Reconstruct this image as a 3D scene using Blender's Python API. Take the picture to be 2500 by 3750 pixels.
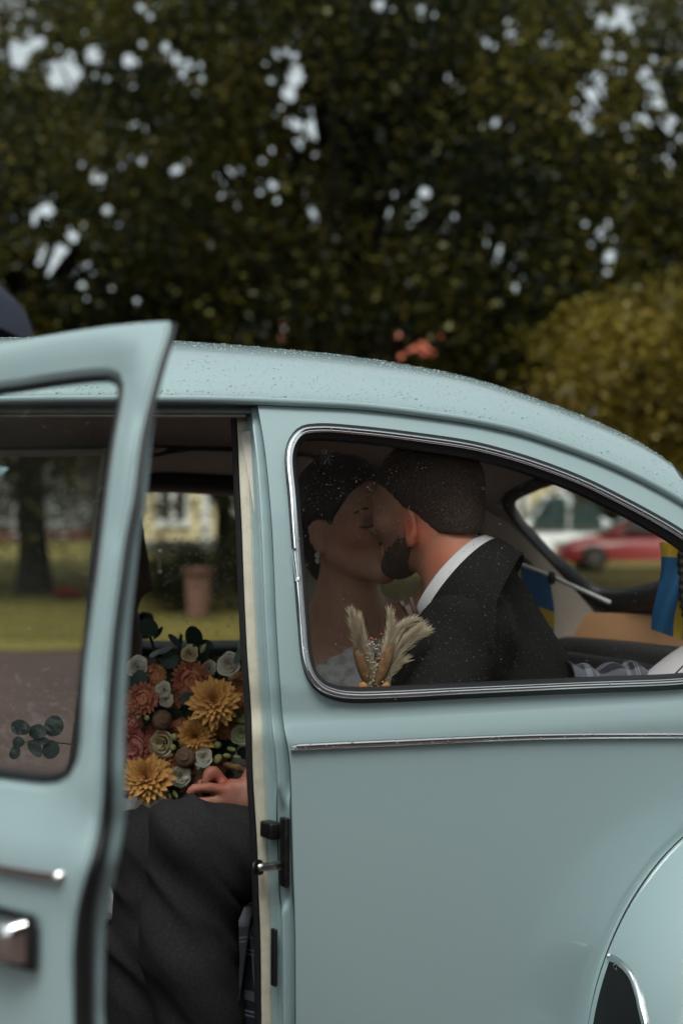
import bpy, bmesh, math, random
import numpy as np
from mathutils import Vector, Matrix
from mathutils.geometry import delaunay_2d_cdt

# ---------------------------------------------------------------- camera, sky, sun, exposure
SC = bpy.context.scene
for o in list(bpy.data.objects):
    bpy.data.objects.remove(o, do_unlink=True)
COL = SC.collection
PSI = math.radians(17.0)
FPX = 5208.33
HOR = 2030.0
PIT = math.atan((HOR - 1875) / FPX)
CAM = np.array([0.0, 0.0, 1.15])
FW = np.array([math.sin(PSI) * math.cos(PIT), math.cos(PSI) * math.cos(PIT), math.sin(PIT)])
RT = np.array([math.cos(PSI), -math.sin(PSI), 0.0])
UP = np.cross(RT, FW)
cd = bpy.data.cameras.new("camera")
cam = bpy.data.objects.new("camera", cd)
COL.objects.link(cam)
cam.location = CAM
cam.rotation_euler = (math.pi / 2 + PIT, 0, -PSI)
cd.sensor_fit = 'VERTICAL'
cd.sensor_height = 36.0
cd.lens = 50.0
cd.clip_end = 2000
cd.clip_start = 0.02
cd.dof.use_dof = True
cd.dof.focus_distance = 2.33
cd.dof.aperture_fstop = 2.6
SC.camera = cam

W = bpy.data.worlds.new("World")
SC.world = W
W.use_nodes = True
wn, wl = W.node_tree.nodes, W.node_tree.links
wn.clear()
sky = wn.new("ShaderNodeTexSky")
sky.sky_type = 'NISHITA'
sky.sun_disc = False
SUN_EL, SUN_AZ = math.radians(60), math.radians(205)
sky.sun_elevation = SUN_EL
sky.sun_rotation = SUN_AZ
sky.air_density = 1.0
sky.dust_density = 4.0
sky.ozone_density = 1.0
hs = wn.new("ShaderNodeHueSaturation")
hs.inputs['Saturation'].default_value = 0.16
tnt = wn.new("ShaderNodeMixRGB")
tnt.blend_type = 'MULTIPLY'
tnt.inputs[0].default_value = 1
tnt.inputs[2].default_value = (.93, 1.02, 1.0, 1)
bg = wn.new("ShaderNodeBackground")
bg.inputs['Strength'].default_value = 0.15
wo = wn.new("ShaderNodeOutputWorld")
wl.new(sky.outputs[0], hs.inputs['Color'])
wl.new(hs.outputs[0], tnt.inputs[1])
wl.new(tnt.outputs[0], bg.inputs['Color'])
wl.new(bg.outputs[0], wo.inputs['Surface'])

sd = bpy.data.lights.new("sun", 'SUN')
sd.energy = 0.9
sd.angle = math.radians(25)
sd.color = (1.0, 0.95, 0.86)
so = bpy.data.objects.new("sun", sd)
COL.objects.link(so)
# the sky's sun_rotation turns from +Y towards +X, the lamp points from there to the origin
sdir = Vector((math.sin(SUN_AZ) * math.cos(SUN_EL), math.cos(SUN_AZ) * math.cos(SUN_EL), math.sin(SUN_EL)))
so.rotation_euler = sdir.to_track_quat('Z', 'Y').to_euler()
so.location = sdir * 60

SC.view_settings.view_transform = 'Standard'
SC.view_settings.look = 'None'
SC.view_settings.gamma = 1
SC.view_settings.use_curve_mapping = False
SC.view_settings.exposure = 0.35
SC.render.engine = 'CYCLES'
SC.cycles.use_denoising = True
try:
    SC.cycles.denoiser = 'OPENIMAGEDENOISE'
except Exception:
    pass
SC.cycles.max_bounces = 10
SC.cycles.transparent_max_bounces = 24
SC.cycles.transmission_bounces = 10
SC.cycles.sample_clamp_indirect = 6
SC.cycles.caustics_reflective = False
SC.cycles.caustics_refractive = False

# ---------------------------------------------------------------- helpers
rng = np.random.default_rng(7)
random.seed(7)


def A(*p):
    return np.array(p, float)


def ray(px, py):
    return FW + RT * ((px - 1250) / FPX) + UP * ((1875 - py) / FPX)


def atY(px, py, Y):
    d = ray(px, py)
    return CAM + d * ((Y - CAM[1]) / d[1])


def atD(px, py, D):
    return CAM + ray(px, py) * D


def sm(a, b, x):
    t = np.clip((np.asarray(x, float) - a) / (b - a), 0, 1)
    return t * t * (3 - 2 * t)


def lerp(a, b, t):
    return a + (b - a) * t


def unit(v):
    v = np.asarray(v, float)
    return v / (np.linalg.norm(v) + 1e-12)


def spline(pts, n, closed=False):
    """Catmull-Rom through the points, n samples evenly spaced by arc length."""
    P = np.asarray(pts, float)
    if closed:
        Q = np.vstack([P[-1], P, P[0], P[1]])
    else:
        Q = np.vstack([2 * P[0] - P[1], P, 2 * P[-1] - P[-2]])
    out = []
    for i in range(1, len(Q) - 2):
        p0, p1, p2, p3 = Q[i - 1], Q[i], Q[i + 1], Q[i + 2]
        t01 = np.linalg.norm(p1 - p0) ** .5 + 1e-9
        t12 = np.linalg.norm(p2 - p1) ** .5 + 1e-9
        t23 = np.linalg.norm(p3 - p2) ** .5 + 1e-9
        m1 = (p2 - p1) + t12 * ((p1 - p0) / t01 - (p2 - p0) / (t01 + t12))
        m2 = (p2 - p1) + t12 * ((p3 - p2) / t23 - (p3 - p1) / (t12 + t23))
        for t in np.linspace(0, 1, 24, endpoint=False):
            out.append((2 * t ** 3 - 3 * t * t + 1) * p1 + (t ** 3 - 2 * t * t + t) * m1 + (-2 * t ** 3 + 3 * t * t) * p2 + (t ** 3 - t * t) * m2)
    out.append(Q[-2])
    out = np.array(out)
    s = np.r_[0, np.cumsum(np.linalg.norm(np.diff(out, axis=0), axis=1))]
    u = np.linspace(0, s[-1], n + 1)[:-1] if closed else np.linspace(0, s[-1], n)
    return np.stack([np.interp(u, s, out[:, k]) for k in range(out.shape[1])], 1)


def pchip(xs, ys):
    xs, ys = np.asarray(xs, float), np.asarray(ys, float)
    h = np.diff(xs)
    dl = np.diff(ys) / h
    m = np.zeros(len(xs))
    for i in range(1, len(xs) - 1):
        if dl[i - 1] * dl[i] > 0:
            w1, w2 = 2 * h[i] + h[i - 1], h[i] + 2 * h[i - 1]
            m[i] = (w1 + w2) / (w1 / dl[i - 1] + w2 / dl[i])
    m[0], m[-1] = dl[0], dl[-1]

    def f(x):
        x = np.asarray(x, float)
        i = np.clip(np.searchsorted(xs, x) - 1, 0, len(xs) - 2)
        t = (x - xs[i]) / h[i]
        tc = np.clip(t, 0, 1)
        v = (2 * tc ** 3 - 3 * tc ** 2 + 1) * ys[i] + (tc ** 3 - 2 * tc ** 2 + tc) * h[i] * m[i] + (-2 * tc ** 3 + 3 * tc ** 2) * ys[i + 1] + (tc ** 3 - tc ** 2) * h[i] * m[i + 1]
        return v + np.where(t < 0, t * h[i] * m[0], 0) + np.where(t > 1, (t - 1) * h[i] * m[-1], 0)
    return f


def vnoise(P, seed=0):
    """smooth value noise, P (N,3) in cells, about -1..1"""
    P = np.asarray(P, float)
    i = np.floor(P).astype(np.int64)
    f = P - i
    f = f * f * (3 - 2 * f)

    def hsh(a, b, c):
        n = (a * 374761393 + b * 668265263 + c * 2147483647 + seed * 974711) & 0xffffffff
        n = ((n ^ (n >> 13)) * 1274126177) & 0xffffffff
        return ((n ^ (n >> 16)) & 0xffff) / 32767.5 - 1
    r = 0
    for dx in (0, 1):
        for dy in (0, 1):
            for dz in (0, 1):
                w = (f[:, 0] if dx else 1 - f[:, 0]) * (f[:, 1] if dy else 1 - f[:, 1]) * (f[:, 2] if dz else 1 - f[:, 2])
                r = r + w * hsh(i[:, 0] + dx, i[:, 1] + dy, i[:, 2] + dz)
    return r


ROOTLOC = {}


def put(o, parent):
    COL.objects.link(o)
    if parent is not None:
        o.parent = parent
        o.matrix_parent_inverse = Matrix.Translation(-Vector(ROOTLOC.get(parent.name, (0, 0, 0))))
    return o


def thing(name, label, cat, loc=(0, 0, 0), group=None):
    o = bpy.data.objects.new(name, None)
    o.empty_display_size = 0.1
    COL.objects.link(o)
    o.location = loc
    ROOTLOC[o.name] = tuple(float(v) for v in loc)
    o['label'] = label
    o['category'] = cat
    if group:
        o['group'] = group
    return o


def tag(o, label=None, cat=None, group=None, kind=None):
    if label:
        o['label'] = label
    if cat:
        o['category'] = cat
    if group:
        o['group'] = group
    if kind:
        o['kind'] = kind
    return o


def make_mesh(name, V, Fc, mat, smooth=True, normals=None):
    me = bpy.data.meshes.new(name)
    V = np.asarray(V, float)
    if isinstance(Fc, np.ndarray) and Fc.ndim == 2:
        k = Fc.shape[1]
        me.vertices.add(len(V))
        me.vertices.foreach_set('co', V.astype(np.float32).ravel())
        me.loops.add(Fc.size)
        me.loops.foreach_set('vertex_index', Fc.astype(np.int32).ravel())
        me.polygons.add(len(Fc))
        me.polygons.foreach_set('loop_start', np.arange(0, Fc.size, k, dtype=np.int32))
        me.update(calc_edges=True)
    else:
        me.from_pydata(V.tolist(), [], [list(map(int, f)) for f in Fc])
        me.update()
    if smooth:
        me.polygons.foreach_set('use_smooth', [True] * len(me.polygons))
    else:
        me.polygons.foreach_set('use_smooth', [False] * len(me.polygons))
    if normals is not None:
        me.normals_split_custom_set_from_vertices(np.asarray(normals, float).tolist())
    if mat is not None:
        for m in (mat if isinstance(mat, (list, tuple)) else [mat]):
            me.materials.append(m)
    return me


def mesh(name, V, Fc, mat, parent=None, smooth=True, normals=None):
    return put(bpy.data.objects.new(name, make_mesh(name, V, Fc, mat, smooth, normals)), parent)


def join(parts):
    V, Fs, n = [], [], 0
    for v, f in parts:
        v = np.asarray(v, float)
        V.append(v)
        Fs += [[int(i) + n for i in q] for q in f]
        n += len(v)
    return np.vstack(V), Fs


def grid_faces(m, n, closed_m=False, closed_n=False, flip=False):
    a = np.arange(m * n).reshape(m, n)
    if closed_m:
        a = np.vstack([a, a[:1]])
    if closed_n:
        a = np.hstack([a, a[:, :1]])
    q = np.stack([a[:-1, :-1], a[1:, :-1], a[1:, 1:], a[:-1, 1:]], -1).reshape(-1, 4)
    return q[:, ::-1].copy() if flip else q


def frames(P, closed=False, up0=None):
    P = np.asarray(P, float)
    if closed:
        T = np.roll(P, -1, 0) - np.roll(P, 1, 0)
    else:
        T = np.gradient(P, axis=0)
    T /= np.linalg.norm(T, axis=1)[:, None] + 1e-12
    u = np.array(up0 if up0 is not None else (0, 0, 1), float)
    if abs(u @ T[0]) > .9:
        u = np.array([1., 0, 0])
    N, B = [], []
    for t in T:
        u = u - t * (u @ t)
        u /= np.linalg.norm(u) + 1e-12
        N.append(u.copy())
        B.append(np.cross(t, u))
    return T, np.array(N), np.array(B)


def tube(P, r, n=8, closed=False, caps=True, sx=1.0, up0=None):
    P = np.asarray(P, float)
    m = len(P)
    r = np.broadcast_to(np.asarray(r, float), (m,))
    T, N, B = frames(P, closed, up0)
    a = np.linspace(0, 2 * math.pi, n, endpoint=False)
    V = P[:, None] + r[:, None, None] * (np.cos(a)[None, :, None] * N[:, None] * sx + np.sin(a)[None, :, None] * B[:, None])
    Fs = grid_faces(m, n, closed, True).tolist()
    V = V.reshape(-1, 3)
    if caps and not closed:
        Fs.append(list(range(n))[::-1])
        Fs.append([(m - 1) * n + k for k in range(n)])
    return V, Fs


def box(c, s, R=None, bev=0.0):
    c = np.asarray(c, float)
    h = np.asarray(s, float) / 2
    if bev > 0:
        # three nested rings per axis: a chamfered box
        bm = bmesh.new()
        bmesh.ops.create_cube(bm, size=1.0)
        for v in bm.verts:
            v.co = Vector((v.co.x * 2 * h[0], v.co.y * 2 * h[1], v.co.z * 2 * h[2]))
        bmesh.ops.bevel(bm, geom=bm.edges[:], offset=bev, segments=3, profile=.5, affect='EDGES')
        bm.verts.index_update()
        V = np.array([v.co[:] for v in bm.verts])
        Fs = [[v.index for v in f.verts] for f in bm.faces]
        bm.free()
    else:
        V = np.array([[x, y, z] for x in (-1, 1) for y in (-1, 1) for z in (-1, 1)], float) * h
        Fs = [[0, 1, 3, 2], [4, 6, 7, 5], [0, 4, 5, 1], [2, 3, 7, 6], [0, 2, 6, 4], [1, 5, 7, 3]]
    if R is not None:
        V = V @ np.asarray(R).T
    return V + c, Fs


def rotz(a):
    c, s = math.cos(a), math.sin(a)
    return np.array([[c, -s, 0], [s, c, 0], [0, 0, 1.]])


def rotax(ax, a):
    ax = unit(ax)
    K = np.array([[0, -ax[2], ax[1]], [ax[2], 0, -ax[0]], [-ax[1], ax[0], 0]])
    return np.eye(3) + math.sin(a) * K + (1 - math.cos(a)) * K @ K


def inpoly(P, poly):
    x, y = P[:, 0], P[:, 1]
    r = np.zeros(len(P), bool)
    q = np.roll(poly, -1, 0)
    for (x1, y1), (x2, y2) in zip(poly, q):
        c = ((y1 > y) != (y2 > y))
        with np.errstate(divide='ignore', invalid='ignore'):
            r ^= c & (x < (x2 - x1) * (y - y1) / (y2 - y1 + 1e-15) + x1)
    return r


def segdist(P, poly):
    d = np.full(len(P), 1e9)
    q = np.roll(poly, -1, 0)
    for a, b in zip(poly, q):
        ab = b - a
        t = np.clip(((P - a) @ ab) / (ab @ ab + 1e-15), 0, 1)
        d = np.minimum(d, np.linalg.norm(P - a - t[:, None] * ab, axis=1))
    return d


def cdt_panel(outline, holes, step):
    """triangulated flat panel: returns 2-D points and triangles."""
    outline = np.asarray(outline, float)
    loops = [outline] + [np.asarray(h, float) for h in holes]
    lo, hi = outline.min(0), outline.max(0)
    gx, gy = np.meshgrid(np.arange(lo[0], hi[0], step), np.arange(lo[1], hi[1], step), indexing='ij')
    G = np.stack([gx.ravel(), gy.ravel()], 1)
    k = inpoly(G, outline)
    for h in loops[1:]:
        k &= ~inpoly(G, h)
    G = G[k]
    k = np.ones(len(G), bool)
    for l in loops:
        k &= segdist(G, l) > step * .45
    G = G[k]
    pts, edges, n = [], [], 0
    for l in loops:
        m = len(l)
        pts += [tuple(p) for p in l]
        edges += [(n + i, n + (i + 1) % m) for i in range(m)]
        n += m
    pts += [tuple(p) for p in G]
    r = delaunay_2d_cdt([Vector(p) for p in pts], edges, [], 0, 1e-6)
    V = np.array([v[:] for v in r[0]])
    T = np.array([list(f) for f in r[2]])
    C = V[T].mean(1)
    k = inpoly(C, outline)
    for h in loops[1:]:
        k &= ~inpoly(C, h)
    return V, T[k]


# ---------------------------------------------------------------- signed-distance modelling (bodies, clothes)
class Sdf:
    def __init__(s, lo, hi, h):
        s.lo, s.h = np.asarray(lo, float), h
        s.n = np.ceil((np.asarray(hi, float) - s.lo) / h).astype(int) + 1
        s.F = np.full(s.n, 1.0, np.float32)

    def _win(s, lo, hi):
        a = np.clip(np.floor((lo - s.lo) / s.h).astype(int), 0, s.n)
        b = np.clip(np.ceil((hi - s.lo) / s.h).astype(int) + 1, 0, s.n)
        if np.any(b <= a):
            return None, None
        ax = [s.lo[k] + s.h * np.arange(a[k], b[k]) for k in range(3)]
        g = np.meshgrid(*ax, indexing='ij')
        return tuple(slice(a[k], b[k]) for k in range(3)), np.stack(g, -1)

    def comb(s, sl, d, k, op):
        f = s.F[sl]
        if op == 'u':
            if k > 0:
                hh = np.clip(.5 + .5 * (f - d) / k, 0, 1)
                s.F[sl] = f * (1 - hh) + d * hh - k * hh * (1 - hh)
            else:
                s.F[sl] = np.minimum(f, d)
        else:
            if k > 0:
                hh = np.clip(.5 - .5 * (f + d) / k, 0, 1)
                s.F[sl] = f * (1 - hh) - d * hh + k * hh * (1 - hh)
            else:
                s.F[sl] = np.maximum(f, -d)

    def cone(s, a, b, ra, rb, k=.02, op='u'):
        a, b = np.asarray(a, float), np.asarray(b, float)
        m = max(ra, rb) + k + 3 * s.h
        sl, P = s._win(np.minimum(a, b) - m, np.maximum(a, b) + m)
        if sl is None:
            return
        ab = b - a
        t = np.clip(((P - a) @ ab) / (ab @ ab + 1e-12), 0, 1)
        d = np.linalg.norm(P - a - t[..., None] * ab, axis=-1) - (ra + (rb - ra) * t)
        s.comb(sl, d, k, op)

    def ell(s, c, r, R=None, k=.02, op='u'):
        c, r = np.asarray(c, float), np.asarray(r, float)
        m = r.max() + k + 3 * s.h
        sl, P = s._win(c - m, c + m)
        if sl is None:
            return
        q = P - c
        if R is not None:
            q = q @ np.asarray(R)
        k0 = np.linalg.norm(q / r, axis=-1)
        k1 = np.linalg.norm(q / (r * r), axis=-1) + 1e-9
        d = k0 * (k0 - 1) / k1
        s.comb(sl, d, k, op)

    def chain(s, pts, rs, k=.02):
        for i in range(len(pts) - 1):
            s.cone(pts[i], pts[i + 1], rs[i], rs[i + 1], k)

    def pts(s):
        ax = [s.lo[k] + s.h * np.arange(s.n[k]) for k in range(3)]
        return np.stack(np.meshgrid(*ax, indexing='ij'), -1)

    def mesh(s, smooth_it=1):
        F = s.F
        sg = F < 0
        n = np.array(F.shape)
        cs = tuple(n - 1)
        acc = np.zeros(cs + (3,), np.float32)
        cnt = np.zeros(cs, np.float32)
        off = [(i, j, k) for i in (0, 1) for j in (0, 1) for k in (0, 1)]

        def cor(o):
            return tuple(slice(o[k], n[k] - 1 + o[k]) for k in range(3))
        for a in off:
            for ax in range(3):
                if a[ax] == 1:
                    continue
                b = list(a)
                b[ax] = 1
                fa, fb = F[cor(a)], F[cor(b)]
                cr = (fa < 0) != (fb < 0)
                if not cr.any():
                    continue
                den = fa - fb
                t = np.where(cr, fa / np.where(np.abs(den) < 1e-9, 1, den), 0)
                for kk in range(3):
                    acc[..., kk] += np.where(cr, a[kk] + (t if kk == ax else 0), 0)
                cnt += cr
        act = cnt > 0
        idx = np.full(cs, -1, np.int64)
        cells = np.argwhere(act)
        idx[act] = np.arange(len(cells))
        V = (cells + acc[act] / cnt[act][:, None]) * s.h + s.lo
        quads = []
        for ax in range(3):
            o1, o2 = [k for k in range(3) if k != ax]
            sl0 = [slice(None)] * 3
            sl1 = [slice(None)] * 3
            sl0[ax], sl1[ax] = slice(0, n[ax] - 1), slice(1, n[ax])
            e = sg[tuple(sl0)] != sg[tuple(sl1)]
            inn = [slice(None)] * 3
            inn[o1], inn[o2] = slice(1, n[o1] - 1), slice(1, n[o2] - 1)
            ee = np.zeros_like(e)
            ee[tuple(inn)] = e[tuple(inn)]
            w = np.argwhere(ee)
            if not len(w):
                continue
            st = sg[tuple(w.T)]

            def c(d1, d2):
                q = w.copy()
                q[:, o1] += d1
                q[:, o2] += d2
                return idx[tuple(q.T)]
            Q = np.stack([c(-1, -1), c(0, -1), c(0, 0), c(-1, 0)], 1)
            fl = st if ax != 1 else ~st
            Q[~fl] = Q[~fl][:, ::-1]
            quads.append(Q)
        Q = np.vstack(quads)
        Q = Q[(Q >= 0).all(1)]
        for _ in range(smooth_it):
            s0 = np.zeros_like(V)
            c0 = np.zeros(len(V))
            for a in range(4):
                for b in (1, 3):
                    np.add.at(s0, Q[:, a], V[Q[:, (a + b) % 4]])
                    np.add.at(c0, Q[:, a], 1)
            V = V * .5 + .5 * s0 / np.maximum(c0, 1)[:, None]
        return V, Q


# ---------------------------------------------------------------- materials
def mat(name, col, rough=.6, metal=0., spec=.5, coat=0., coat_rough=.05, noise=None, bump=None, sheen=0., sss=0., trans=0., ior=1.45):
    """noise=(scale, second colour, contrast lo, hi); bump=(scale, strength, distance)"""
    m = bpy.data.materials.new(name)
    m.use_nodes = True
    nt = m.node_tree
    b = nt.nodes['Principled BSDF']
    b.inputs['Base Color'].default_value = (*col, 1)
    b.inputs['Roughness'].default_value = rough
    b.inputs['Metallic'].default_value = metal
    b.inputs['Specular IOR Level'].default_value = spec
    b.inputs['IOR'].default_value = ior
    b.inputs['Coat Weight'].default_value = coat
    b.inputs['Coat Roughness'].default_value = coat_rough
    b.inputs['Transmission Weight'].default_value = trans
    if sheen:
        b.inputs['Sheen Weight'].default_value = sheen
        b.inputs['Sheen Roughness'].default_value = .5
    if sss:
        b.inputs['Subsurface Weight'].default_value = sss
        b.inputs['Subsurface Radius'].default_value = (.012, .005, .003)
        b.inputs['Subsurface Scale'].default_value = 1
    tc = nt.nodes.new('ShaderNodeTexCoord')
    if noise:
        n = nt.nodes.new('ShaderNodeTexNoise')
        n.inputs['Scale'].default_value = noise[0]
        n.inputs['Detail'].default_value = 5
        nt.links.new(tc.outputs['Object'], n.inputs['Vector'])
        r = nt.nodes.new('ShaderNodeValToRGB')
        r.color_ramp.elements[0].position = noise[2] if len(noise) > 2 else .35
        r.color_ramp.elements[1].position = noise[3] if len(noise) > 3 else .65
        r.color_ramp.elements[0].color = (*col, 1)
        r.color_ramp.elements[1].color = (*noise[1], 1)
        nt.links.new(n.outputs['Fac'], r.inputs['Fac'])
        nt.links.new(r.outputs['Color'], b.inputs['Base Color'])
    if bump:
        n = nt.nodes.new('ShaderNodeTexNoise')
        n.inputs['Scale'].default_value = bump[0]
        n.inputs['Detail'].default_value = 4
        nt.links.new(tc.outputs['Object'], n.inputs['Vector'])
        bp = nt.nodes.new('ShaderNodeBump')
        bp.inputs['Strength'].default_value = bump[1]
        bp.inputs['Distance'].default_value = bump[2]
        nt.links.new(n.outputs['Fac'], bp.inputs['Height'])
        nt.links.new(bp.outputs['Normal'], b.inputs['Normal'])
    return m


def glass_mat(name, tint=(.86, .9, .88), refl=1.0, rough=0.0, base=.02, haze=0.0):
    """thin pane: clear straight through, with a mirror share that grows at a slant and a trace of dirt"""
    m = bpy.data.materials.new(name)
    m.use_nodes = True
    nt = m.node_tree
    nt.nodes.clear()
    out = nt.nodes.new('ShaderNodeOutputMaterial')
    tr = nt.nodes.new('ShaderNodeBsdfTransparent')
    tr.inputs['Color'].default_value = (*tint, 1)
    gl = nt.nodes.new('ShaderNodeBsdfGlossy')
    gl.inputs['Roughness'].default_value = rough
    gl.inputs['Color'].default_value = (refl, refl, refl, 1)
    lw = nt.nodes.new('ShaderNodeLayerWeight')
    lw.inputs['Blend'].default_value = .5
    pw = nt.nodes.new('ShaderNodeMath')
    pw.operation = 'POWER'
    pw.inputs[1].default_value = 5
    ma = nt.nodes.new('ShaderNodeMath')
    ma.operation = 'MULTIPLY_ADD'
    ma.inputs[1].default_value = .92
    ma.inputs[2].default_value = .04
    nt.links.new(lw.outputs['Facing'], pw.inputs[0])
    nt.links.new(pw.outputs[0], ma.inputs[0])
    mx = nt.nodes.new('ShaderNodeMixShader')
    nt.links.new(ma.outputs[0], mx.inputs[0])
    nt.links.new(tr.outputs[0], mx.inputs[1])
    nt.links.new(gl.outputs[0], mx.inputs[2])
    last = mx
    if haze:
        df = nt.nodes.new('ShaderNodeBsdfDiffuse')
        df.inputs['Color'].default_value = (.5, .5, .48, 1)
        n = nt.nodes.new('ShaderNodeTexNoise')
        n.inputs['Scale'].default_value = 14
        n.inputs['Detail'].default_value = 6
        tc = nt.nodes.new('ShaderNodeTexCoord')
        nt.links.new(tc.outputs['Object'], n.inputs['Vector'])
        mt = nt.nodes.new('ShaderNodeMath')
        mt.operation = 'MULTIPLY'
        mt.inputs[1].default_value = haze * 2
        nt.links.new(n.outputs['Fac'], mt.inputs[0])
        m2 = nt.nodes.new('ShaderNodeMixShader')
        nt.links.new(mt.outputs[0], m2.inputs[0])
        nt.links.new(mx.outputs[0], m2.inputs[1])
        nt.links.new(df.outputs[0], m2.inputs[2])
        last = m2
    nt.links.new(last.outputs[0], out.inputs['Surface'])
    return m


M = {}
M['paint'] = mat('car_paint', (.34, .443, .464), .28, coat=.65, coat_rough=.05, noise=(900, (.325, .427, .448), .4, .6))
M['paint_wet'] = mat('car_paint_wet', (.34, .443, .464), .26, coat=.8, coat_rough=.05, noise=(900, (.325, .427, .448), .4, .6), bump=(55, .35, .0012))
M['jamb'] = mat('jamb_paint', (.30, .405, .435), .36, coat=.2, noise=(30, (.27, .365, .37), .35, .75))
M['chrome'] = mat('chrome', (.78, .78, .79), .07, metal=1.0)
M['rubber'] = mat('rubber', (.012, .012, .014), .42, spec=.45, bump=(220, .2, .0006))
M['cream'] = mat('cream_vinyl', (.56, .52, .43), .6, noise=(60, (.46, .42, .34), .4, .8))
M['headliner'] = mat('headliner', (.66, .59, .54), .85, noise=(160, (.61, .54, .49), .4, .6), bump=(500, .15, .0006))
M['grey_trim'] = mat('grey_trim', (.40, .37, .34), .8, noise=(120, (.34, .31, .285), .4, .65), bump=(400, .2, .0006))
M['tan'] = mat('tan_panel', (.55, .30, .16), .5, noise=(9, (.47, .25, .13), .35, .7))
M['black_vinyl'] = mat('black_vinyl', (.02, .02, .021), .55, noise=(80, (.035, .033, .033), .4, .7), bump=(250, .25, .0008))
M['brown_vinyl'] = mat('brown_vinyl', (.085, .055, .045), .6, noise=(60, (.06, .04, .034), .4, .7), bump=(250, .2, .0006))
M['black_metal'] = mat('black_metal', (.02, .02, .022), .38, metal=.6, noise=(90, (.05, .045, .04), .45, .8))
M['guard'] = mat('guard_black', (.03, .03, .033), .12, metal=.7)
M['steel'] = mat('steel', (.45, .43, .4), .3, metal=1.0, noise=(140, (.3, .28, .26), .4, .7))
M['floor_mat'] = mat('floor_mat', (.02, .02, .02), .9)
M['glass'] = glass_mat('window_glass', (.93, .92, .90), haze=.004)
M['glass_far'] = glass_mat('wet_glass', (.95, .96, .94), haze=.02)
M['glass_door'] = glass_mat('door_glass', (.80, .85, .84), haze=.01)
M['etch'] = mat('etched_mark', (.07, .068, .064), .8)
M['water'] = mat('water_drop', (.45, .46, .46), .08, spec=.9, trans=.45, ior=1.33)
M['drop_paint'] = mat('water_on_paint', (.36, .46, .47), .03, spec=.7, coat=1.0, coat_rough=.01)
# ================================================================ the car: body surfaces
YC = 2.68
wb = pchip([-.9, -.6, -.2, .3, .62, .95, 1.27, 1.5, 1.75, 2.0, 2.2], [.54, .60, .645, .655, .631, .582, .519, .485, .44, .36, .24])
zg = pchip([-.6, -.3, -.1, .132, .337, .531, .658, .876, .99, 1.075, 1.163, 1.251, 1.33, 1.45, 1.55, 1.65, 1.75, 1.9, 2.1],
           [1.20, 1.315, 1.352, 1.376, 1.385, 1.39, 1.39, 1.377, 1.361, 1.34, 1.313, 1.278, 1.237, 1.14, 1.045, .94, .82, .62, .35])
zc = pchip([-.6, -.3, .1, .4, .7, .95, 1.15, 1.35, 1.45, 1.55, 1.65, 1.75, 1.9, 2.1], [1.44, 1.50, 1.530, 1.542, 1.533, 1.510, 1.464, 1.392, 1.312, 1.20, 1.065, .91, .66, .38])


def inset(z):
    z = np.asarray(z, float)
    t = np.clip(z - .955, 0, None)
    return .18 * t + .42 * t * t - .016 * (1 - sm(.872, .918, z)) + .10 * np.clip(.75 - z, 0, None) ** 2


def Sf(x, z):
    return YC - (wb(x) - inset(z))


def wg(x):
    return wb(x) - inset(zg(x))


def zroof(x, y):
    t = np.clip(np.abs(y - YC) / wg(x), 0, 1)
    return zg(x) + (zc(x) - zg(x)) * (1 - t ** 2.2) ** (1 / 1.5)


HX, HA = -.36, math.radians(56)
HY = float(Sf(HX, .86)) + .01
HP = A(HX, HY, 0)
RD = rotz(-HA)


def door_xf(P):
    return (np.asarray(P, float) - HP) @ RD.T + HP


def hit(px, py, off=0.0, door=False):
    o, d = CAM, ray(px, py)
    t = 2.1 / d[1]
    if door:
        o = (CAM - HP) @ RD + HP
        d = d @ RD
        t = 1.25 / (ray(px, py) @ FW)
    for _ in range(80):
        p = o + d * t
        t += (float(Sf(p[0], p[2])) + off - p[1]) / d[1] * .8
    return o + d * t


def side_pts(xz, off=0.0, far=False):
    xz = np.asarray(xz, float)
    y = Sf(xz[:, 0], xz[:, 1]) + off
    if far:
        y = 2 * YC - y
    return np.stack([xz[:, 0], y, xz[:, 1]], 1)


def side_normals(xz, far=False):
    e = 1e-3
    x, z = xz[:, 0], xz[:, 1]
    gx = (Sf(x + e, z) - Sf(x - e, z)) / (2 * e)
    gz = (Sf(x, z + e) - Sf(x, z - e)) / (2 * e)
    n = np.stack([gx, -np.ones(len(x)), gz], 1)
    n /= np.linalg.norm(n, axis=1)[:, None]
    if far:
        n[:, 1] *= -1
    return n


def orient(V, T, N):
    """turn triangles so that they face along the given vertex normals"""
    T = np.asarray(T).copy()
    fn = np.cross(V[T[:, 1]] - V[T[:, 0]], V[T[:, 2]] - V[T[:, 0]])
    bad = (fn * N[T].mean(1)).sum(1) < 0
    T[bad] = T[bad][:, ::-1]
    return T


def mir(P):
    P = np.array(P, float)
    P[..., 1] = 2 * YC - P[..., 1]
    return P


car = thing('vintage_car', 'pale blue rounded vintage saloon car with its front door open and rain on its roof', 'car', (0.5, YC, 0))


def loop_px(pts, n, off=0, door=False, closed=True):
    return np.array([hit(px, py, off, door) for px, py in spline(pts, n, closed)])


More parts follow.
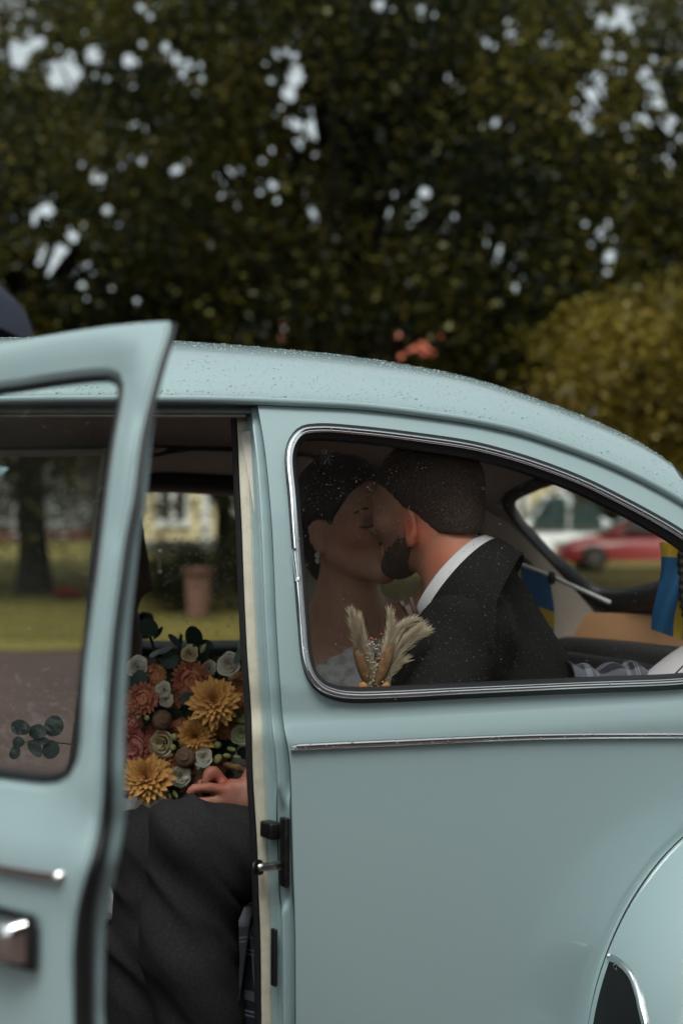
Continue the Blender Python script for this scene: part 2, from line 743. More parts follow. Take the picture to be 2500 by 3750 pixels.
# --- quarter window outline in photograph pixels (outer edge of the rubber)
QW = [(1043, 1663), (1060, 1603), (1098, 1562), (1163, 1550), (1325, 1560), (1542, 1586), (1720, 1613), (1850, 1645), (1975, 1684), (2138, 1747),
      (2300, 1827), (2409, 1886), (2500, 1941), (2600, 2015), (2680, 2105), (2722, 2210), (2728, 2320), (2700, 2420), (2640, 2485), (2560, 2515),
      (2480, 2525), (2084, 2541), (1650, 2561), (1450, 2571), (1282, 2574), (1217, 2563), (1163, 2536), (1125, 2489), (1103, 2421), (1087, 2259), (1070, 2042), (1054, 1825)]
NQ = 220
qo = spline(QW, NQ, True)


def inset_loop(L, wl, wt, wb_, wr):
    T = np.roll(L, -1, 0) - np.roll(L, 1, 0)
    n = np.stack([-T[:, 1], T[:, 0]], 1)
    n /= np.linalg.norm(n, axis=1)[:, None]
    c = L.mean(0)
    if ((c - L) * n).sum() < 0:
        n = -n
    w = wl * np.clip(n[:, 0], 0, 1) ** 2 + wr * np.clip(-n[:, 0], 0, 1) ** 2 + wt * np.clip(n[:, 1], 0, 1) ** 2 + wb_ * np.clip(-n[:, 1], 0, 1) ** 2
    for _ in range(6):
        w = (np.roll(w, 1) + w * 2 + np.roll(w, -1)) / 4
    return L + n * w[:, None]


qc = inset_loop(qo, 15, 22, 29, 24)
qi = inset_loop(qo, 44, 64, 57, 60)
xz_o = np.array([hit(*p) for p in qo])[:, [0, 2]]
xz_c = np.array([hit(*p, -.010) for p in qc])[:, [0, 2]]
xz_i = np.array([hit(*p, .008) for p in qi])[:, [0, 2]]



def far_loop(L):
    L = L.copy()
    L[:, 0] -= .11 * (1 - sm(.55, 1.0, L[:, 0]))
    L[:, 1] -= .042 * sm(1.05, 1.30, L[:, 1])
    return L


# --- front edge of the quarter panel and the door jamb
E_px = [(943, 1482), (954, 1543), (969, 1638), (981, 1742), (990, 1846), (998.6, 1965), (1004.5, 2100), (1013, 2300), (1026, 2500), (1036, 2630), (1045, 2690), (1056, 2740),
        (1062.6, 2800), (1067.5, 2893), (1072, 3040), (1077, 3235), (1082, 3431), (1083.6, 3750), (1085, 4100)]
I_px = [(899, 1519), (909, 1638), (917, 1787), (923, 1936), (929, 2100), (941, 2350), (957, 2600), (970, 2844), (979.5, 3089), (987, 3300), (992, 3431), (996, 3750), (998, 4100)]
C_px = [(867, 1519), (873.6, 1638), (879.5, 1787), (887, 1936), (893, 2100), (907, 2400), (921, 2600), (928, 2844), (943, 3089), (950, 3300), (955, 3431), (958.5, 3750), (960, 4100)]
NJ = 150


def resample_y(pts, ys):
    P = spline(pts, 400)
    o = np.argsort(P[:, 1])
    return np.stack([np.interp(ys, P[o, 1], P[o, 0]), ys], 1)


ysE = np.linspace(1482, 4100, NJ)
ysI = np.linspace(1516, 4100, NJ)
E3 = np.array([hit(*p, 0.0) for p in resample_y(E_px, ysE)])
I3 = np.array([hit(*p, .075) for p in resample_y(I_px, ysI)])
C3 = np.array([hit(*p, .082) for p in resample_y(C_px, ysI)])

# gutter line (world)
GX = np.linspace(-.3, 1.55, 140)
Gn = np.stack([GX, YC - wg(GX), zg(GX)], 1)

# quarter panel outline in x,z
edge_xz = E3[:, [0, 2]]
rear_xz = np.array([[1.65, .938], [1.75, .818], [1.82, .728], [1.90, .618], [2.0, .487], [2.10, .348], [2.10, .30], [1.8, .28]])
gut_xz = np.stack([GX, zg(GX) - .001], 1)
gut_xz = gut_xz[gut_xz[:, 0] > edge_xz[0, 0] + .004]
q_out = np.vstack([edge_xz[::-1][edge_xz[::-1][:, 1] > .28], gut_xz, rear_xz, [[1.4, .28], [1.0, .28], [.62, .28]]])
for far in (False, True):
    qo_l = q_out.copy()
    if far:
        qo_l[:, 0] -= .11 * (1 - sm(.54, .60, qo_l[:, 0]))
    qv, qt = cdt_panel(qo_l, [far_loop(xz_o) if far else xz_o], .02)
    V = side_pts(qv, 0, far)
    N = side_normals(qv, far)
    qp = mesh('quarter_panel', V, orient(V, qt, N), M['paint'], car, True, N)
# inner trim of the quarter (both sides)
win_in = inset_loop(xz_o, -.004, -.004, -.004, -.004)
i_out = np.vstack([[[.56, .30], [.545, .60], [.53, .95], [.525, 1.2], [.515, 1.345]], np.stack([np.linspace(.6, 1.60, 20), zg(np.linspace(.6, 1.60, 20)) - .012], 1), [[1.62, .9], [1.62, .3]]])
for far in (False, True):
    io_l = i_out.copy()
    if far:
        io_l[:, 0] -= .11 * (1 - sm(.55, .60, io_l[:, 0]))
    iv, it = cdt_panel(io_l, [far_loop(win_in) if far else win_in], .03)
    up = iv[:, 1] > .90
    V = side_pts(iv, .066, far)
    N = -side_normals(iv, far)
    T = orient(V, it, N)
    o = mesh('side_lining', V, T, [M['headliner'], M['grey_trim']], car, True)
    low = V[T].mean(1)[:, 2] < .90
    o.data.polygons.foreach_set('material_index', low.astype(np.int32))

# quarter windows: pane, rubber, bright strip
gl_loop = inset_loop(xz_o, .008, .008, .008, .008)
near_loops = (xz_o, xz_c, xz_i)
for far in (False, True):
    if far:
        xz_o, xz_c, xz_i = (far_loop(q) for q in near_loops)
    gv, gt = cdt_panel(far_loop(gl_loop) if far else gl_loop, [], .035)
    V = side_pts(gv, .014, far)
    N = side_normals(gv, far)
    # flat glass: the pane mirrors like a plane
    N = np.tile(unit(N.mean(0) * A(1, 1, .78)), (len(N), 1))
    pane = mesh('quarter_window', V, orient(V, gt, N), M['glass_far'] if far else M['glass'], car, True, N)
    rings = [(xz_o, -.001), (lerp(xz_o, xz_c, .45), -.008), (xz_c, -.010), (lerp(xz_c, xz_i, .35), -.006), (lerp(xz_c, xz_i, .7), .000), (xz_i, .007), (xz_i, .020),
             (lerp(xz_c, xz_i, .6), .040), (lerp(xz_o, xz_c, .3), .072), (inset_loop(xz_o, -.012, -.012, -.012, -.012), .071), (inset_loop(xz_o, -.013, -.013, -.013, -.013), .064)]
    V = np.stack([side_pts(r, o_, far) for r, o_ in rings])
    mesh('window_rubber', V.reshape(-1, 3), grid_faces(len(rings), NQ, False, True, far), M['rubber'], pane)
    P = side_pts(xz_c, -.0115, far)
    nrm = side_normals(xz_c, far)
    T_, N_, B_ = frames(P, True)
    prof = [(-.0052, 0), (-.0040, .0030), (-.0014, .0042), (.0012, .0040), (.0020, .0018), (.0034, .0026), (.0050, .0020), (.0056, 0)]
    s_ = np.cross(T_, nrm)
    V = np.stack([P + s_ * a + nrm * b for a, b in prof], 1)
    mesh('chrome_strip', V.reshape(-1, 3), grid_faces(NQ, len(prof), True, False, not far), M['chrome'], pane)
    # the clip that covers the joint of the strip
    j = int(np.argmin(np.linalg.norm(qc - A(1082, 2080), axis=1)))
    ids = [(j + k) % NQ for k in range(-4, 5)]
    ids = sorted(ids, key=lambda i: qc[i][1])
    ptop, pbot = A(1076, 2012), A(1090, 2130)
    cp = np.array([hit(*lerp(ptop, pbot, t), -.0125) for t in np.linspace(0, 1, 9)])
    if far:
        cp = mir(cp)
    cl, cf = tube(cp, .0066, 10, sx=.55)
    mesh('strip_joint', cl, cf, M['chrome'], pane)

xz_fi = xz_i
xz_o, xz_c, xz_i = near_loops
# --- roof with the rear window cut out
def hit_in(px, py, off=.03):
    d = ray(px, py)
    for t in np.arange(2.6, 4.5, .004):
        p = CAM + d * t
        if p[2] > zroof(p[0], p[1]) - off or abs(p[1] - YC) > wg(p[0]) * .985:
            return p
    return p


RW = [(2060, 1748), (2014, 1765), (1912, 1807), (1858, 1836), (1847, 1863), (1867, 1912), (1956, 2006), (2014, 2059), (2086, 2122), (2157, 2180), (2211, 2207), (2269, 2211), (2403, 2186), (2480, 2165)]
rw = np.array([hit_in(*p) for p in RW])
rw_xy = rw[:, :2].copy()
rw_xy[:, 0] += .022 * (1 - sm(1.40, 1.55, rw_xy[:, 0]))
top_c, bot_c = A(rw_xy[0, 0] + .014, YC), A(rw_xy[-1, 0] + .03, YC)
half = np.vstack([[top_c], rw_xy, [bot_c]])
half = half[half[:, 1] >= YC - 1e-6]
RWH = spline(half, 60)
lo = RWH[1:-1][::-1].copy()
lo[:, 1] = 2 * YC - lo[:, 1]
rwl = np.vstack([RWH, lo])


def to_phi(xy):
    return np.stack([xy[:, 0], np.arcsin(np.clip((xy[:, 1] - YC) / wg(xy[:, 0]), -.999, .999)) * .45], 1)


def roof_pts(xp, off=0.0):
    x, ph = xp[:, 0], xp[:, 1] / .45
    t = np.sin(ph)
    y = YC + wg(x) * t
    z = zg(x) + .008 + (zc(x) - zg(x) - .008) * (1 - np.abs(t) ** 2.2) ** (1 / 1.5)
    P = np.stack([x, y, z], 1)
    if off:
        e = 2e-3
        a = roof_pts(xp + A(e, 0)) - roof_pts(xp - A(e, 0))
        b = roof_pts(xp + A(0, e)) - roof_pts(xp - A(0, e))
        n = np.cross(a, b)
        n /= np.linalg.norm(n, axis=1)[:, None] + 1e-12
        n[n @ A(0, 0, 1) < 0] *= -1
        P = P - n * off
    return P


def roof_normals(xp):
    e = 2e-3
    q = xp.copy()
    q[:, 1] = np.clip(q[:, 1], -.45 * 1.52, .45 * 1.52)
    a = roof_pts(q + A(e, 0)) - roof_pts(q - A(e, 0))
    b = roof_pts(q + A(0, e)) - roof_pts(q - A(0, e))
    n = np.cross(a, b)
    n /= np.linalg.norm(n, axis=1)[:, None] + 1e-12
    n[n @ A(0, 0, 1) < 0] *= -1
    return n


hp = math.pi / 2 * .45 * .9995
xs = np.linspace(-.28, 2.10, 90)
r_out = np.vstack([np.stack([xs, np.full(90, -hp)], 1), np.stack([np.full(30, 2.10), np.linspace(-hp, hp, 32)[1:-1]], 1), np.stack([xs[::-1], np.full(90, hp)], 1), np.stack([np.full(30, -.28), np.linspace(hp, -hp, 32)[1:-1]], 1)])
rw_p = to_phi(rwl)
rw_big = inset_loop(rw_p, -.012, -.012, -.012, -.012)
rv, rt_ = cdt_panel(r_out, [rw_big], .022)
V = roof_pts(rv)
N = roof_normals(rv)
roof = mesh('roof', V, orient(V, rt_, N), M['paint_wet'], car, True, N)
xs2 = np.linspace(-.27, 1.70, 70)
hq = hp * .93
h_out = np.vstack([np.stack([xs2, np.full(70, -hq)], 1), np.stack([np.full(20, 1.70), np.linspace(-hq, hq, 22)[1:-1]], 1), np.stack([xs2[::-1], np.full(70, hq)], 1), np.stack([np.full(20, -.27), np.linspace(hq, -hq, 22)[1:-1]], 1)])
hv, ht = cdt_panel(h_out, [rw_big], .03)
V = roof_pts(hv, .028)
N = -roof_normals(hv)
mesh('headliner', V, orient(V, ht, N), M['headliner'], car, True)
# seams of the headliner
for xx in (-.05, 1.08):
    ph = np.linspace(-hq, hq, 40)
    P = roof_pts(np.stack([np.full(40, xx) + .06 * (ph / hq) ** 2 * (1 if xx > 1 else 0), ph], 1), .0295)
    v, f = tube(P, .0022, 5)
    mesh('headliner_seam', v, f, M['grey_trim'], car)
# rear window
gv2, gt2 = cdt_panel(inset_loop(rw_p, -.008, -.008, -.008, -.008), [], .03)
V = roof_pts(gv2, .012)
N = roof_normals(gv2)
rwin = mesh('rear_window', V, orient(V, gt2, N), M['glass_far'], car, True, N)
rings = [(-.0135, .0035), (-.012, .0015), (-.006, .001), (.004, .003), (.006, .008), (.005, .020), (-.004, .034), (-.020, .040), (-.030, .036), (-.030, .028)]
V = np.stack([roof_pts(inset_loop(rw_p, a, a, a, a), b) for a, b in rings])
mesh('window_rubber', V.reshape(-1, 3), grid_faces(len(rings), len(rw_p), False, True), M['rubber'], rwin)

# drip rail on both sides
for far in (False, True):
    P = mir(Gn) if far else Gn
    T_, _, _ = frames(P)
    sgn = 1 if far else -1
    outw = np.tile(A(0, sgn, 0), (len(P), 1))
    outw = outw - T_ * (outw * T_).sum(1)[:, None]
    outw /= np.linalg.norm(outw, axis=1)[:, None]
    upv = np.cross(outw, T_) * (1 if far else 1)
    upv[upv[:, 2] < 0] *= -1
    prof = [(-.010, -.002), (.006, -.0025), (.0105, .000), (.0115, .004), (.0105, .0085), (.008, .0098), (.005, .0088), (.0035, .0045), (-.010, .0045)]
    V = np.stack([P + outw * a + upv * b for a, b in prof], 1)
    mesh('drip_rail', V.reshape(-1, 3), grid_faces(len(P), len(prof), False, False, far), M['paint'], car)

# rear apron and bumper close the tail
yt = np.linspace(-1, 1, 21) * wg(np.array(2.10))
V = np.array([[[2.10 + .01 * math.sin(t * 3.14), YC + y, lerp(float(zg(2.10)) + .01 + (float(zc(2.10)) - float(zg(2.10)) - .01) * (1 - min(1, abs(y) / float(wg(np.array(2.10)))) ** 2.2) ** (1 / 1.5), .22, t)] for y in yt] for t in np.linspace(0, 1, 5)])
mesh('rear_apron', V.reshape(-1, 3), grid_faces(5, 21), M['paint'], car)
v, f = tube(spline([A(1.95, YC - .74, .42), A(2.14, YC - .60, .42), A(2.20, YC, .42), A(2.14, YC + .60, .42), A(1.95, YC + .74, .42)], 40), .035, 10)
mesh('rear_bumper', v, f, M['chrome'], car)

# --- door jamb on the near side and its mirrored twin
U = np.linspace(0, 1, 44)
for far in (False, True):
    ridge = np.interp(ysE, [1400, 1560, 2870, 2960, 3270, 3330, 4200], [.2, 1, 1, 0, 0, 1, 1])
    V = []
    for k, u in enumerate(U):
        rid = math.exp(-((u - .60) / .13) ** 2) * .017 - math.exp(-((u - .86) / .07) ** 2) * .014 - math.exp(-((u - .36) / .035) ** 2) * .006
        flat = -.006 * math.sin(math.pi * u)
        h_ = rid * ridge + flat
        p = lerp(I3, E3, u) + np.outer(h_, A(-.62, -.78, 0))
        V.append(p)
    V = np.array(V)
    if far:
        V = mir(V) - A(.11, 0, 0)
    jamb = mesh('door_jamb', V.reshape(-1, 3), grid_faces(len(U), NJ, False, False, not far), M['jamb'], car)
    for u0, r0 in ((.36, .0014), (.93, .0016)):
        P = lerp(I3, E3, u0) + A(-.62, -.78, 0) * (.0005 if u0 > .5 else .0002) - np.outer((math.exp(-((u0 - .36) / .035) ** 2) * .006 + math.exp(-((u0 - .86) / .07) ** 2) * .014) * ridge + .006 * math.sin(math.pi * u0), A(-.62, -.78, 0))
        if far:
            P = mir(P) - A(.11, 0, 0)
        v, f = tube(P[4:], r0, 5)
        mesh('jamb_seam', v, f, M['rubber'], jamb)
    # cream ribbed piping
    V = []
    for k, u in enumerate(np.linspace(-.06, 1.04, 34)):
        p = lerp(C3, I3, u) + A(-.62, -.78, 0) * (.0065 * max(0, math.sin(math.pi * min(max(u, 0), 1))) ** .5 + .0006 * math.cos(u * 62) - (.012 if u < 0 else 0))
        V.append(p)
    V.append(lerp(C3, I3, 1.03) + A(.02, .01, 0))
    V = np.array(V)
    if far:
        V = mir(V) - A(.11, 0, 0)
    mesh('door_piping', V.reshape(-1, 3), grid_faces(len(V), NJ, False, False, not far), M['cream'], jamb)
    if not far:
        # dark lining edge behind the piping
        V = np.array([C3 + A(-.001, .006, 0), C3 + A(-.004, .03, 0), C3 + A(.02, .06, 0), C3 + A(.05, .06, 0)])
        mesh('lining_edge', V.reshape(-1, 3), grid_faces(4, NJ), M['black_vinyl'], jamb)
        # striker plate with its bracket and bolt
        o = hit(1046, 3130, .018)
        ex, ey = unit((E3[100] - I3[100]) * A(1, 1, 0)), unit(A(-.62, -.78, 0))
        ey = unit(ey - ex * (ex @ ey))
        R = np.stack([ex, ey, np.cross(ex, ey)], 1)
        if R[2, 2] < 0:
            R[:, 2] *= -1
        v, f = box(o + A(0, 0, .004) + ey * .002, (.020, .008, .102), R, .003)
        st = mesh('striker_plate', v, f, M['black_metal'], jamb)
        pb = hit(1012, 3036, .05)
        v, f = box(pb + ey * .010, (.034, .020, .025), R, .004)
        mesh('striker_bracket', v, f, M['black_metal'], st)
        v, f = box(hit(1055, 3120, .02) + ey * .007, (.003, .006, .095), R, .001)
        mesh('plate_flange', v, f, M['steel'], st)
        b0 = hit(1048, 3166, .022) + ey * .006
        b1 = hit(1000, 3170, .055) + ey * .022
        v, f = tube(np.linspace(b0, b1, 5), .0062, 12)
        mesh('striker_bolt', v, f, M['steel'], st)
        v, f = tube(np.array([b1, b1 + unit(b1 - b0) * .006]), .0115, 16)
        mesh('bolt_head', v, f, M['black_metal'], st)
        v, f = box(hit(1010, 3505, .05) + ey * .003, (.013, .006, .085), R, .002)
        mesh('buffer_pad', v, f, M['rubber'], jamb)
# --- header over each door opening
HXp = np.linspace(-700, 905, 60)


def hline(y0, off, x1=905):
    return np.array([hit(px, y0 + (0 if px > 0 else (-px) * .03 * (1 if y0 > 1400 else 0)), off) for px in np.linspace(-700, x1, 60)])


def hband(specs, name, m_, par, x1=905):
    V = np.array([hline(y, o, x1) for y, o in specs])
    for far in (False, True):
        VV = mir(V) if far else V
        mesh(name, VV.reshape(-1, 3), grid_faces(len(specs), 60, False, False, not far), m_, par)


hband([(1476, -.002), (1479, .016), (1484, .034), (1488, .038), (1494, .034), (1504, .032), (1512, .036), (1516, .048)], 'door_header', M['jamb'], car, 935)
hband([(1515, .047), (1518, .043), (1523, .042), (1527, .047), (1529, .06)], 'header_piping', M['cream'], car, 899)
hband([(1527, .046), (1529, .07), (1524, .12)], 'header_lining', M['headliner'], car, 905)

# --- belt strip on the quarter panels
BT = [(1064, 2737), (1270, 2727), (1478, 2718), (1720, 2707), (1957, 2698), (2230, 2694), (2500, 2694), (2800, 2700)]
bt = np.array([hit(*p, -.002) for p in spline(BT, 70)])
for far in (False, True):
    P = mir(bt) if far else bt
    sg_ = 1 if far else -1
    prof = [(-.0058, 0), (-.0048, .0035), (-.002, .0058), (.002, .0060), (.0045, .0038), (.0054, 0)]
    V = np.stack([P + A(0, sg_, 0) * b + A(0, 0, -1) * a for a, b in prof], 1)
    Fq = grid_faces(70, len(prof), False, False, not far).tolist() + [[0, 1, 2, 3, 4, 5]]
    mesh('belt_strip', V.reshape(-1, 3), Fq, M['chrome'], car)

# --- etched maker's mark on the near pane
mk = []
R0 = .0070


def ongl(px, py):
    return hit(px, py, .0125)


c0 = (1190, 1654)
for ring in (15.,):
    a = np.linspace(0, 2 * math.pi, 28, endpoint=False)
    P = np.array([ongl(c0[0] + ring * .5 * math.cos(t), c0[1] + ring * .5 * math.sin(t)) for t in a])
    mk.append(tube(P, .00022, 4, closed=True))
for s_ in [[(-4, -5.5), (0, 0.5), (4, -5.5)], [(-6, -2.5), (-3, 6), (0, 1), (3, 6), (6, -2.5)]]:
    mk.append(tube(np.array([ongl(c0[0] + p[0], c0[1] + p[1]) for p in s_]), .00022, 4))
for yy, segs in [(1665, [(1167, 1185), (1188, 1194), (1197, 1206)]), (1671, [(1172, 1178), (1180, 1184), (1187, 1203), (1206, 1215)]), (1679, [(1179, 1188), (1191, 1206)]),
                 (1684, [(1171, 1222)]), (1690, [(1180, 1187), (1189, 1196), (1198, 1207)]), (1696, [(1172, 1180), (1184, 1194), (1198, 1214)]), (1702, [(1184, 1190), (1205, 1211)])]:
    for a, b in segs:
        mk.append(tube(np.array([ongl(a, yy), ongl(b, yy)]), .00018, 4))
v, f = join(mk)
near_pane = [o for o in car.children if o.name.startswith('quarter_window')][0]
mesh('maker_mark', v, f, M['etch'], near_pane)

# ================================================================ doors
def door_trace(pts, n, off=0.0, closed=False):
    return np.array([hit(px, py, off, True) for px, py in spline(pts, n, closed)])


top_px = [(-120, 1275), (0, 1255), (191, 1220), (383, 1191), (542, 1176), (598, 1174)]
rear_px = [(615, 1187), (609, 1223), (574, 1332), (545, 1434), (517, 1542), (497, 1638), (472, 1829), (446, 1957), (418, 2150), (396, 2320), (380, 2500), (367, 2687), (355, 2980),
           (325, 3127), (297, 3225), (271, 3330), (257, 3457), (252, 3600), (250, 3750)]
dt = door_trace(top_px, 30)
dr = door_trace(rear_px, 90)
fx = dr[-1, 0]
low = np.array([[fx + .003, 0, z] for z in np.linspace(dr[-1, 2] - .02, .30, 8)])
front_x = HX + .012
a_pil = np.array([[front_x, .30], [front_x - .0, .6], [front_x, .86], [front_x + .02, .96], [front_x + .10, 1.12], [front_x + .19, 1.26]])
d_out = np.vstack([a_pil, [[front_x + .29, 1.345]], dt[:, [0, 2]][dt[:, 0] > front_x + .33], dr[:, [0, 2]], low[:, [0, 2]], [[.2, .295], [-.1, .295]]])
gw_px = [(0, 1424), (191, 1395), (319, 1383), (362, 1386), (384, 1412), (378, 1500), (363, 1574), (338, 1733), (312, 1925), (290, 2100), (268, 2247), (242, 2445), (228, 2640), (221, 2745),
         (200, 2815), (165, 2845), (110, 2853), (0, 2841), (-120, 2825)]
dg = door_trace(gw_px, 110)[:, [0, 2]]
fr = front_x + .045
zb = dg[-1, 1]
dgl = np.vstack([dg, np.stack([np.linspace(dg[-1, 0] - .02, fr + .06, 14), np.full(14, zb)], 1), [[fr + .02, zb + .012], [fr, zb + .05], [fr + .02, zb + .11], [fr + .09, zb + .23], [fr + .16, zb + .31], [fr + .22, dg[0, 1] - .05]],
                 np.stack([np.linspace(fr + .27, dg[0, 0] - .02, 12), np.linspace(dg[0, 1] - .025, dg[0, 1], 12)], 1)])
dgl = spline(dgl, 150, True)
d_hole = inset_loop(dgl, -.012, -.012, -.012, -.012)
dv, dtri = cdt_panel(d_out, [d_hole], .02)


def bevel_y(xz):
    """the pressed bevel round the window: the skin dips in near the opening and rolls over at its outer edge"""
    d = segdist(xz, d_hole)
    e = segdist(xz, d_out)
    return .012 * (1 - sm(0, .03, d)) + .007 * (1 - sm(0, .012, e))


for far in (False, True):
    B = bevel_y(dv)
    V = side_pts(dv, 0)
    V[:, 1] += B
    V = door_xf(V)
    if far:
        V = mir(V)
    fn = side_normals(dv) @ RD.T
    if far:
        fn[:, 1] *= -1
    door = mesh('door', V, orient(V, dtri, fn), M['paint'], car)
    door['label'] = 'pale blue front door swung wide open'
    # window reveal, rubber and pane
    rings = [(d_hole, .012), (lerp(d_hole, dgl, .3), .016), (lerp(d_hole, dgl, .5), .018)]
    V = door_xf(np.stack([side_pts(r, o_) for r, o_ in rings]).reshape(-1, 3))
    V = mir(V) if far else V
    mesh('window_frame', V, grid_faces(3, len(dgl), False, True, far), M['paint'], door)
    rings = [(lerp(d_hole, dgl, .5), .0175), (lerp(d_hole, dgl, .8), .014), (dgl, .017), (inset_loop(dgl, .003, .003, .003, .003), .023), (dgl, .030), (lerp(d_hole, dgl, .5), .031)]
    V = door_xf(np.stack([side_pts(r, o_) for r, o_ in rings]).reshape(-1, 3))
    V = mir(V) if far else V
    mesh('window_rubber', V, grid_faces(len(rings), len(dgl), False, True, far), M['rubber'], door)
    g2, t2 = cdt_panel(inset_loop(dgl, -.004, -.004, -.004, -.004), [], .05)
    V = door_xf(side_pts(g2, .026))
    V = mir(V) if far else V
    mesh('door_window', V, t2, M['glass_door'], door)
    eo = np.argsort(np.r_[dr[:, 2], low[:, 2]])
    ext_z, ext_x = np.r_[dr[:, 2], low[:, 2]][eo], np.r_[dr[:, 0], low[:, 0]][eo]
    # rear end face: folded skin, rubber seal, inner frame
    zz = dr[:, 2]
    dep = np.interp(zz, [.3, .86, .95, 1.10, 1.25, 1.36, 1.42], [.046, .044, .034, .029, .023, .010, .008])
    s0 = np.interp(zz, [.3, .70, .80, .88, .96, 1.25, 1.40], [.010, .006, .002, .002, .003, .002, .001])
    s1 = np.interp(zz, [.3, .70, .80, .88, .96, 1.25, 1.36, 1.42], [.026, .026, .025, .018, .011, .010, .007, .005])
    base = side_pts(dr[:, [0, 2]])
    ext = np.vstack([base, side_pts(low[:, [0, 2]])])
    dep, s0, s1 = (np.r_[q, np.full(len(low), q[-1])] for q in (dep, s0, s1))

    def dline(d, xo):
        P = ext.copy()
        P[:, 1] += d
        P[:, 0] += xo
        P = door_xf(P)
        return mir(P) if far else P
    n_ = len(ext)
    V = np.array([dline(.007, -.0005), dline(s0, .0025), dline(s0 + .002, -.006), dline(s1, -.006), dline(s1 + .002, .001), dline(dep - .004, .001), dline(dep, -.004), dline(dep, -.016)])
    mesh('door_end', V.reshape(-1, 3), grid_faces(8, n_, False, False, far), M['jamb'], door)
    V = np.array([dline(s0 + .0005, .001), dline(s0 + .001, .006), dline(lerp(s0, s1, .5), .0095), dline(s1 - .001, .006), dline(s1, .001)])
    mesh('door_seal', V.reshape(-1, 3), grid_faces(5, n_, False, False, far), M['rubber'], door)
    # top end face
    tb = side_pts(dt[:, [0, 2]])

    def tline(d, zo):
        P = tb.copy()
        P[:, 1] += d
        P[:, 2] += zo * np.interp(np.arange(len(tb)), [0, len(tb) - 9, len(tb) - 1], [1, 1, .05])
        P = door_xf(P)
        return mir(P) if far else P
    V = np.array([tline(.007, 0), tline(.009, -.003), tline(.014, -.004), tline(.018, -.012), tline(.022, -.05)])
    mesh('door_top', V.reshape(-1, 3), grid_faces(5, len(tb), False, False, not far), M['jamb'], door)
    # inner frame round the window and the lining below it
    rings = [(lerp(d_hole, dgl, .5), .0305), (d_hole, .032), (inset_loop(d_hole, -.016, -.012, -.010, -.016), .032), (inset_loop(d_hole, -.020, -.016, -.012, -.020), .026), (inset_loop(d_hole, -.020, -.016, -.012, -.020), .012)]
    V = door_xf(np.stack([side_pts(r, o_) for r, o_ in rings]).reshape(-1, 3))
    V = mir(V) if far else V
    mesh('inner_frame', V, grid_faces(5, len(dgl), False, True, far), M['jamb'], door)
    zl = d_hole[:, 1].min() - .004
    xr = np.interp(np.linspace(.30, zl, 14), ext_z, ext_x) - .012
    ins = np.vstack([np.stack([xr, np.linspace(.30, zl, 14)], 1), [[front_x + .02, zl], [front_x + .01, .30]]])
    iv2, it2 = cdt_panel(ins, [], .05)
    V = side_pts(iv2, .040)
    V = door_xf(V)
    V = mir(V) if far else V
    mesh('door_lining', V, it2, M['grey_trim'], door)
    # belt strip on the door
    bp = door_trace([(-120, 3152), (0, 3176), (130, 3199), (228, 3213)], 30, -.002)
    bp = np.vstack([np.stack([np.linspace(-.30, bp[0, 0] - .02, 20), Sf(np.linspace(-.30, bp[0, 0] - .02, 20), np.full(20, bp[0, 2])) - .002, np.full(20, bp[0, 2])], 1), bp])
    prof = [(-.0058, 0), (-.0048, .004), (-.002, .0065), (.002, .0066), (.0045, .004), (.0056, 0)]
    V = np.stack([bp + A(0, -1, 0) * b + A(0, 0, -1) * a for a, b in prof], 1)
    V = np.vstack([V, V[-1:] + A(.002, .006, 0)])
    V = door_xf(V.reshape(-1, 3))
    V = mir(V) if far else V
    mesh('belt_strip', V, grid_faces(len(bp) + 1, len(prof), False, False, not far), M['chrome'], door)
    # handle: dark escutcheon, chrome paddle
    if not far:
        hc = hit(60, 3432, -.004, True)
        hx = hit(150, 3440, -.004, True)[0]
        L = .13
        xs_ = hx - L / 2
        zz_ = hc[2]
        yy_ = float(Sf(xs_, zz_))

        def rbox(L_, H_, D_, yo, bev):
            v, f = box((xs_, yy_ + yo, zz_), (L_, D_, H_), None, bev)
            return door_xf(v), f
        v, f = rbox(L, .050, .008, -.004, .0038)
        hd = mesh('door_handle', v, f, M['rubber'], door)
        # paddle: bowed bar
        u = np.linspace(-1, 1, 24)
        w = np.linspace(-1, 1, 14)
        UU, WW = np.meshgrid(u, w, indexing='ij')
        k = (1 - np.abs(UU) ** 6) ** .5 * (1 - np.abs(WW) ** 4) ** .5
        V = np.stack([xs_ + UU * (L / 2 - .008), yy_ - .008 - .020 * k, zz_ + WW * .019], -1).reshape(-1, 3)
        mesh('handle_paddle', door_xf(V), grid_faces(24, 14), M['chrome'], hd)

# ================================================================ rear fenders with beading and stone guard, wheels
FC = A(1.45, .33)


def seam_R(ph):
    return .395 + .05 * np.clip(-np.cos(ph), -1, 0) ** 2 * 0 + .06 * sm(.2, 1.0, np.cos(ph))


def fender_pt(ph, u, off=0.0):
    Rs = seam_R(ph)
    r = Rs - (Rs - .335) * u ** 1.6
    x = FC[0] + r * np.cos(ph)
    z = FC[1] + r * np.sin(ph)
    sx = FC[0] + Rs * np.cos(ph)
    sz = FC[1] + Rs * np.sin(ph)
    y0 = Sf(np.clip(sx, -.5, 1.8), np.clip(sz, .2, 1))
    x = x - .03 * np.sin(u * math.pi / 2) * np.cos(ph) * 0
    y = y0 - (.185 - .02 * np.cos(ph)) * np.sin(np.clip(u, 0, 1) * math.pi / 2) ** .85 - off
    return np.stack([x, y, z], -1)


